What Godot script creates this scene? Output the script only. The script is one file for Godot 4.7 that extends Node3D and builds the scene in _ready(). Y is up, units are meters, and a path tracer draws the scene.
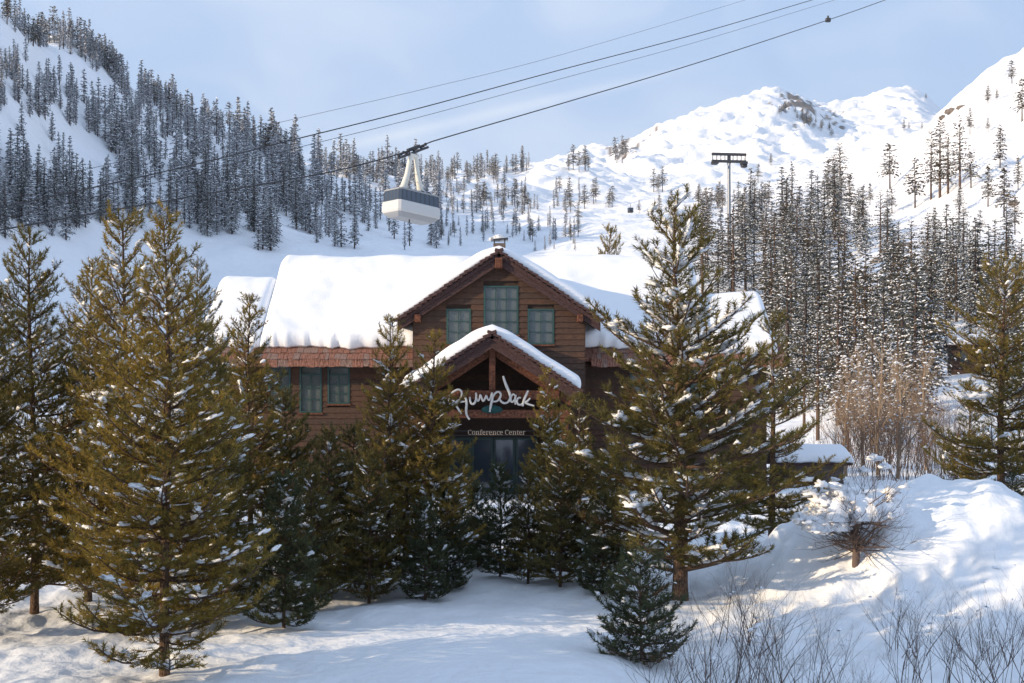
extends Node3D

# ---------------------------------------------------------------- layout constants
const F := 1274.0      # focal length of the lens in picture units
const HY := 435.0      # height of the eye line
const CAMY := 2.4      # eye height above the lodge's ground

var rng := RandomNumberGenerator.new()
var M := {}
var taken := {}
var n_hill := FastNoiseLite.new()
var n_mid := FastNoiseLite.new()
var n_fine := FastNoiseLite.new()
var n_rock := FastNoiseLite.new()
var n_lump := FastNoiseLite.new()
var n_wave := FastNoiseLite.new()
var ico1 := []
var ico2 := []

func at(px: float, py: float, d: float) -> Vector3:
	return Vector3((px - 512.0) / F * d, CAMY + (HY - py) / F * d, -d)

# ---------------------------------------------------------------- mesh building
class MB:
	var v := PackedVector3Array()
	var n := PackedVector3Array()
	var c := PackedColorArray()
	var i := PackedInt32Array()
	var col := Color(1, 1, 1)
	var smooth := false
	var colored := false
	var wave: FastNoiseLite
	func tri(a: Vector3, b: Vector3, d: Vector3) -> void:
		v.push_back(a); v.push_back(b); v.push_back(d)
		if colored:
			c.push_back(col); c.push_back(col); c.push_back(col)
	func quad(a: Vector3, b: Vector3, d: Vector3, e: Vector3) -> void:
		tri(a, b, d); tri(a, d, e)
	func box(t: Transform3D, s: Vector3) -> void:
		var h := s * 0.5
		var p := []
		for k in 8:
			p.append(t * Vector3(h.x if k & 1 else -h.x, h.y if k & 2 else -h.y, h.z if k & 4 else -h.z))
		quad(p[0], p[2], p[3], p[1]); quad(p[4], p[5], p[7], p[6]); quad(p[0], p[4], p[6], p[2])
		quad(p[1], p[3], p[7], p[5]); quad(p[2], p[6], p[7], p[3]); quad(p[0], p[1], p[5], p[4])
	func bx(lo: Vector3, hi: Vector3) -> void:
		box(Transform3D(Basis(), (lo + hi) * 0.5), hi - lo)
	func bevel_box(t: Transform3D, s: Vector3, r: float) -> void:
		# a box with chamfered edges
		var h := s * 0.5
		var q := func(ax: int, sx: int, sy: int, sz: int) -> Vector3:
			var m := Vector3(sx * h.x, sy * h.y, sz * h.z)
			for k in 3:
				if k != ax:
					m[k] -= r * signf(m[k])
			return t * m
		for ax in 3:
			for s1 in [-1, 1]:
				var pts := []
				for w in [[-1, -1], [1, -1], [1, 1], [-1, 1]]:
					var sg := [0, 0, 0]
					sg[ax] = s1; sg[(ax + 1) % 3] = w[0]; sg[(ax + 2) % 3] = w[1]
					pts.append(q.call(ax, sg[0], sg[1], sg[2]))
				quad(pts[0], pts[1], pts[2], pts[3])
		for ax in 3:
			var b: int = (ax + 1) % 3
			var d: int = (ax + 2) % 3
			for s1 in [-1, 1]:
				for s2 in [-1, 1]:
					var e := [0, 0, 0]
					e[b] = s1; e[d] = s2
					var pts := []
					for w in [[b, -1], [b, 1], [d, 1], [d, -1]]:
						e[ax] = w[1]
						pts.append(q.call(w[0], e[0], e[1], e[2]))
					quad(pts[0], pts[1], pts[2], pts[3])
		for sx in [-1, 1]:
			for sy in [-1, 1]:
				for sz in [-1, 1]:
					tri(q.call(0, sx, sy, sz), q.call(1, sx, sy, sz), q.call(2, sx, sy, sz))
	func beam(a: Vector3, b: Vector3, w: float, h: float, up := Vector3.UP) -> void:
		var z := (b - a).normalized()
		var x := up.cross(z).normalized()
		var y := z.cross(x)
		bevel_box(Transform3D(Basis(x, y, z), (a + b) * 0.5), Vector3(w, h, a.distance_to(b)), minf(w, h) * 0.08)
	func put(p: Vector3, nn: Vector3) -> int:
		v.push_back(p); n.push_back(nn)
		if colored:
			c.push_back(col)
		return v.size() - 1
	func face(a: int, b: int, d: int) -> void:
		# front faces run clockwise
		if (v[d] - v[a]).cross(v[b] - v[a]).dot(n[a] + n[b] + n[d]) < 0.0:
			i.push_back(a); i.push_back(d); i.push_back(b)
		else:
			i.push_back(a); i.push_back(b); i.push_back(d)
	func tube(p: Array, r: Array, sides: int) -> void:
		smooth = true
		var first := v.size()
		var ref := Vector3(0.31, 0.2, 0.93)
		for k in p.size():
			var t: Vector3 = (p[mini(k + 1, p.size() - 1)] - p[maxi(k - 1, 0)]).normalized()
			var x := t.cross(ref).normalized()
			var y := t.cross(x)
			for s in sides:
				var a := TAU * s / sides
				var o := x * cos(a) + y * sin(a)
				put(p[k] + o * r[k], o)
		for k in p.size() - 1:
			for s in sides:
				var a := first + k * sides + s
				var b := first + k * sides + (s + 1) % sides
				face(a, b, b + sides); face(a, b + sides, a + sides)
		var e := put(p[-1], (p[-1] - p[-2]).normalized())
		var l := first + (p.size() - 1) * sides
		for s in sides:
			face(l + s, l + (s + 1) % sides, e)
	func rod(a: Vector3, b: Vector3, r: float, sides := 6, r2 := -1.0) -> void:
		tube([a, b], [r, r if r2 < 0 else r2], sides)
	func blob(ico: Array, t: Transform3D, rough: float, g: RandomNumberGenerator, flat := 0.35) -> void:
		smooth = true
		var first := v.size()
		var inv := t.basis.inverse().transposed()
		var off := Vector3(g.randf(), g.randf(), g.randf()) * 60.0
		for p in ico[0]:
			var k: float = 1.0 + rough * (1.9 * wave.get_noise_3dv(p * 1.1 + off) + 0.5 * (g.randf() - 0.5))
			var q: Vector3 = p * k
			if q.y < 0.0:
				q.y *= flat
			put(t * q, (inv * p).normalized())
		for f in ico[1]:
			face(first + f[0], first + f[1], first + f[2])
	func mesh() -> ArrayMesh:
		var a := []
		a.resize(Mesh.ARRAY_MAX)
		a[Mesh.ARRAY_VERTEX] = v
		if smooth:
			a[Mesh.ARRAY_NORMAL] = n
		if i.size():
			a[Mesh.ARRAY_INDEX] = i
		if colored:
			a[Mesh.ARRAY_COLOR] = c
		var m := ArrayMesh.new()
		m.add_surface_from_arrays(Mesh.PRIMITIVE_TRIANGLES, a)
		return m

func mb(colored := false) -> MB:
	var b := MB.new()
	b.colored = colored
	b.wave = n_wave
	return b

func make_ico(level: int) -> Array:
	var t := (1.0 + sqrt(5.0)) / 2.0
	var vs := [Vector3(-1, t, 0), Vector3(1, t, 0), Vector3(-1, -t, 0), Vector3(1, -t, 0), Vector3(0, -1, t), Vector3(0, 1, t), Vector3(0, -1, -t), Vector3(0, 1, -t), Vector3(t, 0, -1), Vector3(t, 0, 1), Vector3(-t, 0, -1), Vector3(-t, 0, 1)]
	var fs := [[0, 11, 5], [0, 5, 1], [0, 1, 7], [0, 7, 10], [0, 10, 11], [1, 5, 9], [5, 11, 4], [11, 10, 2], [10, 7, 6], [7, 1, 8], [3, 9, 4], [3, 4, 2], [3, 2, 6], [3, 6, 8], [3, 8, 9], [4, 9, 5], [2, 4, 11], [6, 2, 10], [8, 6, 7], [9, 8, 1]]
	for k in vs.size():
		vs[k] = vs[k].normalized()
	for l in level:
		var mids := {}
		var nf := []
		for f in fs:
			var m := []
			for e in 3:
				var a: int = f[e]
				var b: int = f[(e + 1) % 3]
				var key := Vector2i(mini(a, b), maxi(a, b))
				if not mids.has(key):
					mids[key] = vs.size()
					vs.append(((vs[a] + vs[b]) * 0.5).normalized())
				m.append(mids[key])
			nf.append([f[0], m[0], m[2]]); nf.append([f[1], m[1], m[0]]); nf.append([f[2], m[2], m[1]]); nf.append([m[0], m[1], m[2]])
		fs = nf
	return [vs, fs]

# ---------------------------------------------------------------- nodes
func numbered(called: String) -> String:
	if not taken.has(called):
		taken[called] = 0
		return called
	taken[called] += 1
	return "%s_%03d" % [called, taken[called]]

func tag(o: Node3D, label: String, category: String, group := "", kind := "") -> Node3D:
	if label: o.set_meta("label", label)
	if category: o.set_meta("category", category)
	if group: o.set_meta("group", group)
	if kind: o.set_meta("kind", kind)
	return o

func thing(called: String, label: String, category: String, where := Vector3.ZERO, turn := 0.0, group := "") -> Node3D:
	var o := Node3D.new()
	o.name = numbered(called)
	add_child(o)
	o.position = where
	o.rotation.y = turn
	return tag(o, label, category, group)

func part(parent: Node3D, called: String, mesh: Mesh, mat: Material) -> MeshInstance3D:
	var o := MeshInstance3D.new()
	o.name = called if parent != self else numbered(called)
	o.mesh = mesh
	o.material_override = mat
	parent.add_child(o, true)
	return o

func sub(parent: Node3D, called: String) -> Node3D:
	var o := Node3D.new()
	o.name = called
	parent.add_child(o, true)
	return o

func lin(r: float, g: float, b: float) -> Color:
	return Color(r, g, b).linear_to_srgb()

func mat(called: String, c: Color, rough := 0.85, spec := 0.3) -> StandardMaterial3D:
	var m := StandardMaterial3D.new()
	m.resource_name = called
	m.albedo_color = c
	m.roughness = rough
	m.metallic_specular = spec
	M[called] = m
	return m

func noise_tex(freq: float, ramp: Gradient, sd: int, size := 512, normal := false, strength := 4.0, octaves := 5) -> NoiseTexture2D:
	var nt := NoiseTexture2D.new()
	nt.width = size; nt.height = size
	nt.seamless = true
	var fn := FastNoiseLite.new()
	fn.seed = sd
	fn.frequency = freq
	fn.fractal_octaves = octaves
	nt.noise = fn
	if normal:
		nt.as_normal_map = true
		nt.bump_strength = strength
	elif ramp:
		nt.color_ramp = ramp
	return nt

func ramp(stops: Array) -> Gradient:
	var g := Gradient.new()
	var o := PackedFloat32Array()
	var c := PackedColorArray()
	for s in stops:
		o.append(s[0]); c.append(s[1])
	g.offsets = o; g.colors = c
	return g

func triplanar(m: StandardMaterial3D, scale: Vector3, world := true) -> void:
	m.uv1_triplanar = true
	m.uv1_world_triplanar = world
	m.uv1_scale = scale

func wood(called: String, dark: Color, light: Color, scale: Vector3, sd: int, rough := 0.8) -> void:
	var m := mat(called, Color.WHITE, rough, 0.3)
	m.albedo_texture = noise_tex(0.02, ramp([[0.2, dark], [0.5, dark.lerp(light, 0.5)], [0.8, light]]), sd)
	m.heightmap_enabled = true
	m.heightmap_texture = noise_tex(0.05, null, sd + 7, 512)
	m.heightmap_scale = 0.6
	triplanar(m, scale)

func materials() -> void:
	var s := mat("snow", lin(0.87, 0.88, 0.9), 0.6, 0.35)
	s.normal_enabled = true
	s.normal_texture = noise_tex(0.02, null, 3, 1024, true, 6.0, 6)
	s.normal_scale = 0.55
	triplanar(s, Vector3(0.45, 0.45, 0.45))
	s = mat("branch_snow", lin(0.87, 0.88, 0.9), 0.6, 0.3)
	s = mat("terrain", Color.WHITE, 0.7, 0.3)
	s.vertex_color_use_as_albedo = true
	s.normal_enabled = true
	s.normal_texture = noise_tex(0.015, null, 5, 1024, true, 7.0, 6)
	s.normal_scale = 0.9
	triplanar(s, Vector3(0.012, 0.012, 0.012))
	s = mat("needles", Color.WHITE, 0.6, 0.35)
	s.vertex_color_use_as_albedo = true
	s.backlight_enabled = true
	s.backlight = lin(0.75, 0.72, 0.4)
	s = mat("far_tree", Color.WHITE, 0.8, 0.2)
	s.vertex_color_use_as_albedo = true
	s = mat("bark", Color.WHITE, 0.9, 0.2)
	s.albedo_texture = noise_tex(0.03, ramp([[0.25, lin(0.05, 0.034, 0.026)], [0.5, lin(0.13, 0.085, 0.06)], [0.75, lin(0.24, 0.16, 0.11)]]), 11)
	s.heightmap_enabled = true
	s.heightmap_texture = noise_tex(0.04, null, 12)
	s.heightmap_scale = 3.0
	triplanar(s, Vector3(2.6, 0.7, 2.6))
	mat("twig", lin(0.13, 0.095, 0.08), 0.85, 0.2)
	mat("twig_tawny", lin(0.34, 0.25, 0.17), 0.85, 0.2)
	mat("twig_warm", lin(0.2, 0.125, 0.085), 0.85, 0.2)
	wood("siding", lin(0.055, 0.033, 0.025), lin(0.105, 0.063, 0.045), Vector3(0.35, 3.0, 0.35), 21)
	wood("shake", lin(0.13, 0.06, 0.042), lin(0.34, 0.17, 0.125), Vector3(1.3, 0.4, 1.3), 31)
	wood("shake_grey", lin(0.14, 0.09, 0.075), lin(0.3, 0.2, 0.165), Vector3(1.3, 0.4, 1.3), 32)
	wood("shake_dark", lin(0.045, 0.025, 0.024), lin(0.1, 0.06, 0.056), Vector3(1.3, 0.6, 1.3), 33)
	wood("beam", lin(0.07, 0.028, 0.017), lin(0.18, 0.075, 0.045), Vector3(0.8, 0.8, 0.8), 41)
	wood("fascia", lin(0.045, 0.026, 0.024), lin(0.085, 0.05, 0.047), Vector3(0.8, 0.8, 0.8), 43)
	wood("plank_grey", lin(0.08, 0.06, 0.05), lin(0.18, 0.14, 0.12), Vector3(0.8, 2.0, 0.8), 45)
	mat("window_frame", lin(0.02, 0.06, 0.055), 0.45, 0.5)
	mat("curtain", lin(0.13, 0.145, 0.145), 0.9, 0.1)
	var g := mat("glass", Color(0.32, 0.38, 0.38, 0.2), 0.03, 0.8)
	g.transparency = BaseMaterial3D.TRANSPARENCY_ALPHA
	mat("sign_white", lin(0.52, 0.51, 0.49), 0.5, 0.4)
	mat("sign_cream", lin(0.6, 0.48, 0.36), 0.5, 0.4)
	mat("teal", lin(0.012, 0.05, 0.052), 0.75, 0.3)
	var st := mat("steel_dark", lin(0.06, 0.06, 0.065), 0.5, 0.5)
	st.metallic = 0.4
	st = mat("steel_grey", lin(0.25, 0.27, 0.3), 0.45, 0.5)
	st.metallic = 0.5
	mat("cabin_white", lin(0.55, 0.55, 0.54), 0.35, 0.5)
	mat("cabin_grey", lin(0.3, 0.31, 0.32), 0.5, 0.5)
	mat("hanger_cream", lin(0.7, 0.68, 0.6), 0.4, 0.5)
	var gl := mat("cabin_glass", lin(0.05, 0.07, 0.1), 0.06, 0.95)
	gl.metallic = 0.15
	mat("cable", lin(0.035, 0.035, 0.04), 0.6, 0.4)
	s = mat("rock", Color.WHITE, 0.9, 0.2)
	s.albedo_texture = noise_tex(0.03, ramp([[0.3, lin(0.1, 0.085, 0.075)], [0.6, lin(0.24, 0.2, 0.17)], [0.8, lin(0.34, 0.3, 0.27)]]), 51)
	triplanar(s, Vector3(0.15, 0.15, 0.15))

# ---------------------------------------------------------------- terrain
var PXC := [-700., -450., -250., -100., 0., 60., 110., 160., 200., 250., 300., 350., 400., 450., 500., 540., 580., 620., 650., 690., 730., 765., 800., 830., 860., 900., 930., 960., 1000., 1024., 1300., 1700.]
var DR := [70., 130., 220., 320., 450., 600., 800., 1000., 1300., 1800., 2600., 3600., 5000.]
var TAB := [
	[466, 330, 170, 200, 240, 280, 300, 310, 310, 310, 310, 310, 320],
	[466, 400, 85, 20, 120, 220, 270, 290, 300, 305, 310, 310, 320],
	[466, 422, 250, 10, 60, 170, 230, 260, 280, 290, 300, 310, 320],
	[466, 428, 330, 130, 0, 90, 170, 220, 250, 270, 290, 300, 310],
	[466, 430, 365, 240, 4, 70, 150, 200, 230, 260, 280, 290, 300],
	[466, 434, 378, 280, 105, 38, 110, 160, 200, 230, 260, 280, 300],
	[466, 436, 385, 302, 165, 76, 115, 160, 200, 230, 260, 280, 300],
	[466, 438, 390, 316, 205, 122, 106, 150, 190, 220, 250, 280, 300],
	[466, 438, 392, 325, 225, 155, 123, 150, 190, 220, 250, 280, 300],
	[466, 438, 395, 330, 240, 185, 148, 152, 180, 210, 250, 280, 300],
	[466, 438, 395, 335, 250, 205, 170, 163, 175, 210, 250, 280, 300],
	[466, 438, 395, 335, 255, 220, 190, 173, 171, 190, 230, 260, 300],
	[466, 438, 395, 335, 258, 228, 205, 187, 177, 185, 220, 250, 300],
	[466, 438, 395, 335, 260, 235, 215, 199, 182, 180, 210, 250, 300],
	[466, 438, 395, 335, 260, 238, 222, 208, 192, 173, 185, 230, 300],
	[466, 438, 395, 335, 260, 238, 224, 212, 200, 170, 172, 220, 300],
	[466, 438, 395, 332, 258, 236, 222, 212, 203, 172, 153, 170, 300],
	[466, 438, 395, 330, 256, 232, 218, 210, 202, 180, 148, 170, 260],
	[466, 438, 395, 330, 255, 230, 217, 209, 202, 182, 134, 160, 240],
	[466, 438, 395, 330, 254, 228, 216, 209, 202, 182, 116, 150, 220],
	[466, 438, 395, 330, 252, 228, 216, 208, 200, 178, 105, 130, 200],
	[466, 438, 395, 328, 251, 226, 214, 206, 198, 172, 96, 112, 180],
	[466, 436, 385, 322, 248, 224, 212, 202, 192, 165, 105, 108, 170],
	[466, 428, 370, 308, 246, 222, 206, 195, 186, 160, 125, 105, 150],
	[466, 422, 350, 285, 242, 215, 195, 182, 170, 150, 130, 98, 140],
	[466, 416, 340, 272, 234, 200, 175, 160, 152, 138, 126, 88, 130],
	[466, 413, 335, 268, 226, 178, 140, 126, 130, 135, 128, 101, 140],
	[466, 411, 330, 262, 215, 150, 105, 88, 110, 130, 140, 130, 160],
	[466, 408, 325, 258, 205, 125, 75, 60, 90, 130, 150, 160, 180],
	[466, 406, 322, 255, 200, 112, 62, 50, 80, 120, 160, 180, 200],
	[466, 400, 300, 220, 140, 40, -20, 0, 60, 120, 180, 200, 220],
	[466, 400, 310, 250, 200, 180, 200, 220, 240, 260, 270, 280, 300],
]
var LD := []

func cat(a: float, b: float, c: float, d: float, t: float) -> float:
	return b + 0.5 * t * (c - a + t * (2.0 * a - 5.0 * b + 4.0 * c - d + t * (3.0 * (b - c) + d - a)))

func far_base(x: float, z: float) -> float:
	var r := sqrt(x * x + z * z)
	var az := atan2(x, -z)
	var ac := clampf(az, -0.83, 0.83)
	var px := 512.0 + F * tan(ac)
	var d := r * cos(ac)
	px = clampf(px, PXC[0], PXC[-1])
	var c := 0
	while c < PXC.size() - 2 and PXC[c + 1] < px:
		c += 1
	var u: float = (px - PXC[c]) / (PXC[c + 1] - PXC[c])
	var l := log(clampf(d, 70.0, 4999.0))
	var k := 0
	while k < DR.size() - 2 and LD[k + 1] < l:
		k += 1
	var t: float = (l - LD[k]) / (LD[k + 1] - LD[k])
	var k0 := maxi(k - 1, 0)
	var k3 := mini(k + 2, DR.size() - 1)
	var q := [0.0, 0.0, 0.0, 0.0]
	for j in 4:
		var row: Array = TAB[clampi(c - 1 + j, 0, TAB.size() - 1)]
		q[j] = cat(row[k0], row[k], row[k + 1], row[k3], t)
	var py := cat(q[0], q[1], q[2], q[3], u)
	var h := CAMY + (HY - py) / F * d
	var behind := smoothstep(0.75, 1.5, absf(az))
	return lerpf(h, 0.0, behind)

func mound(x: float, z: float, cx: float, cz: float, sx: float, sz: float, h: float) -> float:
	var a := (x - cx) / sx
	var b := (z - cz) / sz
	return h * exp(-a * a - b * b)

func near_base(x: float, z: float) -> float:
	var d := -z
	var y := lerpf(-1.3, 0.0, smoothstep(23.0, 45.0, d))
	y += mound(x, z, 10.3, -28.5, 2.7, 3.3, 2.35)
	y += mound(x, z, 7.2, -29.0, 1.9, 2.6, 1.35)
	y += mound(x, z, 15.0, -33.0, 3.5, 4.0, 0.7)
	y -= mound(x, z, 3.3, -19.0, 1.3, 4.0, 0.55)
	y += mound(x, z, 1.95, -18.8, 0.45, 0.8, 0.25)
	y += mound(x, z, -2.0, -21.0, 4.0, 3.0, 0.16)
	return y

func ground(x: float, z: float) -> float:
	var r := sqrt(x * x + z * z)
	var w := smoothstep(64.0, 112.0, r)
	var h := 0.0
	if w < 1.0:
		h = near_base(x, z) * (1.0 - w)
		var rough := 1.0 - 0.85 * exp(-pow((x + 1.2) / 2.6, 2.0) - pow((z + 20.0) / 6.0, 2.0))
		h += rough * (n_fine.get_noise_2d(x, z) * 0.16 + n_lump.get_noise_2d(x, z) * 0.06) * (1.0 + 0.9 * smoothstep(3.0, 6.0, x)) * (1.0 - w)
		h += n_mid.get_noise_2d(x * 2.0, z * 2.0) * 0.12 * (1.0 - w)
	if w > 0.0:
		var f := far_base(x, z)
		var amp := clampf((r - 90.0) / 1500.0, 0.0, 1.0)
		f += n_hill.get_noise_2d(x, z) * (2.0 + 14.0 * amp)
		f += n_mid.get_noise_2d(x * 0.6, z * 0.6) * minf(0.6 + r * 0.0022, 4.0)
		f -= absf(n_hill.get_noise_2d(x * 1.7 + 400.0, z * 1.7 - 90.0)) * clampf((r - 300.0) / 90.0, 0.0, 8.0)
		if r > 1300.0:
			f += absf(n_rock.get_noise_2d(x, z)) * -46.0 * smoothstep(1300.0, 2300.0, r) + 8.0 * smoothstep(1300.0, 2300.0, r)
		h += f * w
	return h

func hit(px: float, py: float, d0 := 75.0) -> Vector3:
	# where the line of sight through a picture point meets the terrain
	var d := d0
	var last := d0
	while d < 4900.0:
		var p := at(px, py, d)
		if ground(p.x, p.z) >= p.y:
			for k in 8:
				var m := (last + d) * 0.5
				p = at(px, py, m)
				if ground(p.x, p.z) >= p.y:
					d = m
				else:
					last = m
			return at(px, py, d)
		last = d
		d *= 1.02
	return Vector3.INF

var sky_line := []
func crest(px: float) -> float:
	# the lowest picture height at which the terrain meets the sky, column by column
	if sky_line.is_empty():
		for k in 120:
			var best := 1000.0
			var d := 100.0
			while d < 4900.0:
				var p := at(-60.0 + k * 10.0, 0.0, d)
				best = minf(best, HY - (ground(p.x, p.z) - CAMY) / d * F)
				d *= 1.02
			sky_line.append(best)
	var t := clampf((px + 60.0) / 10.0, 0.0, 118.0)
	return lerpf(sky_line[int(t)], sky_line[int(t) + 1], t - int(t))

func rock_at(x: float, z: float, r: float) -> float:
	if r < 350.0 or z > -200.0:
		return 0.0
	var px := 512.0 + F * x / -z
	var m := 0.0
	for s in [[800., 30., 2600., 500., 0.9], [770., 30., 2600., 350., 0.6], [830., 25., 2900., 500., 0.8], [625., 28., 2500., 500., 0.75], [655., 20., 2600., 400., 0.6], [525., 45., 1250., 260., 0.5], [560., 40., 1800., 300., 0.45], [470., 30., 1050., 180., 0.4], [955., 25., 850., 200., 0.5], [880., 30., 620., 120., 0.35]]:
		m = maxf(m, s[4] * exp(-pow((px - s[0]) / s[1], 2.0) - pow((-z - s[2]) / s[3], 2.0)))
	return m

func terrain() -> void:
	var azs := []
	var a := -PI
	while a < PI - 0.001:
		azs.append(a)
		var b := absf(a)
		a += 0.0024 if b < 0.45 else (0.012 if b < 0.8 else 0.06)
	azs.append(PI)
	var rs := [0.6, 1.5, 3.0, 5.0, 7.0, 9.0, 11.0]
	var r := 12.5
	while r < 5600.0:
		rs.append(r)
		r *= 1.0105 if r < 75.0 else (1.019 if r < 400.0 else (1.012 if r < 1200.0 else (1.0068 if r < 3900.0 else 1.03)))
	var W := azs.size()
	var H := rs.size()
	var pts := PackedVector3Array()
	pts.resize(W * H)
	for j in H:
		for k in W:
			var x: float = rs[j] * sin(azs[k])
			var z: float = -rs[j] * cos(azs[k])
			pts[j * W + k] = Vector3(x, ground(x, z), z)
	print("terrain points ", W, " x ", H)
	var parts := {}
	for nm in ["ground", "valley", "hillside", "slope", "mountain"]:
		parts[nm] = [mb(true), {}]
		parts[nm][0].smooth = true
	var nrm := PackedVector3Array()
	nrm.resize(W * H)
	for j in H:
		for k in W:
			var e := pts[j * W + mini(k + 1, W - 1)] - pts[j * W + maxi(k - 1, 0)]
			var s := pts[mini(j + 1, H - 1) * W + k] - pts[maxi(j - 1, 0) * W + k]
			var q := e.cross(s).normalized()
			nrm[j * W + k] = q if q.y > 0 else -q
	var snow_c := Color(0.87, 0.88, 0.9)
	for j in H - 1:
		for k in W - 1:
			var nm := "ground"
			var d: float = rs[j]
			var az: float = azs[k]
			if d > 96.0:
				if d > 1500.0: nm = "mountain"
				elif az < -0.06: nm = "hillside"
				elif az > 0.245: nm = "slope"
				else: nm = "valley"
			var b: MB = parts[nm][0]
			var ix: Dictionary = parts[nm][1]
			var q := []
			for o in [j * W + k, j * W + k + 1, (j + 1) * W + k + 1, (j + 1) * W + k]:
				if not ix.has(o):
					var p := pts[o]
					b.col = snow_c
					var rk := rock_at(p.x, p.z, d)
					if rk > 0.05:
						var g := n_rock.get_noise_2d(p.x * 6.0 + 300.0, p.z * 6.0 + p.y * 8.0) * 0.5 + 0.5
						if g < rk * 0.66 and nrm[o].y < 0.93:
							var t := n_fine.get_noise_2d(p.x * 0.3, p.y * 0.3) * 0.5 + 0.5
							b.col = Color(0.13, 0.11, 0.1).lerp(Color(0.3, 0.25, 0.21), t)
					ix[o] = b.put(p, nrm[o])
				q.append(ix[o])
			b.face(q[0], q[1], q[2]); b.face(q[0], q[2], q[3])
	for nm in parts:
		var o := part(self, nm, parts[nm][0].mesh(), M["terrain"] if nm != "ground" else M["ground_snow"])
		tag(o, {"ground": "snow covered ground around the lodge", "valley": "open snowy valley behind the lodge", "hillside": "steep shaded snowy hillside with conifers", "slope": "bright snowy slope dotted with pines", "mountain": "far snowy peak with rocky crest"}[nm], "snow", "", "structure")

# ---------------------------------------------------------------- conifers
func needle_tuft(b: MB, p: Vector3, dir: Vector3, length: float, nl: float, w: float, count: int, c1: Color, c2: Color) -> void:
	var x := dir.cross(Vector3(0.3, 0.9, 0.31)).normalized()
	var y := dir.cross(x)
	var tone := rng.randf()
	for k in count:
		var t := rng.randf()
		var s := p + dir * (length * t)
		var a := rng.randf() * TAU
		var o := x * cos(a) + y * sin(a)
		var nd := (dir * (0.42 + 0.6 * t) + o * (1.1 - 0.5 * t)).normalized()
		var side := nd.cross(o + Vector3(rng.randf() - 0.5, rng.randf() - 0.5, rng.randf() - 0.5)).normalized() * (w * 0.5)
		b.col = c1.lerp(c2, clampf(tone + (rng.randf() - 0.5) * 0.5, 0.0, 1.0))
		b.tri(s - side, s + side, s + nd * nl * (0.75 + 0.5 * rng.randf()))

func snow_lump(b: MB, p: Vector3, s: Vector3, dir: Vector3) -> void:
	var z := Vector3(dir.x, dir.y * 0.6, dir.z).normalized()
	var x := Vector3.UP.cross(z).normalized()
	if x.length() < 0.5:
		x = Vector3.RIGHT
	var y := z.cross(x).normalized()
	b.blob(ico1 if maxf(s.x, s.z) < 0.13 else ico2, Transform3D(Basis(x * s.x, y * s.y, z * s.z), p), 0.6, rng)

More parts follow.
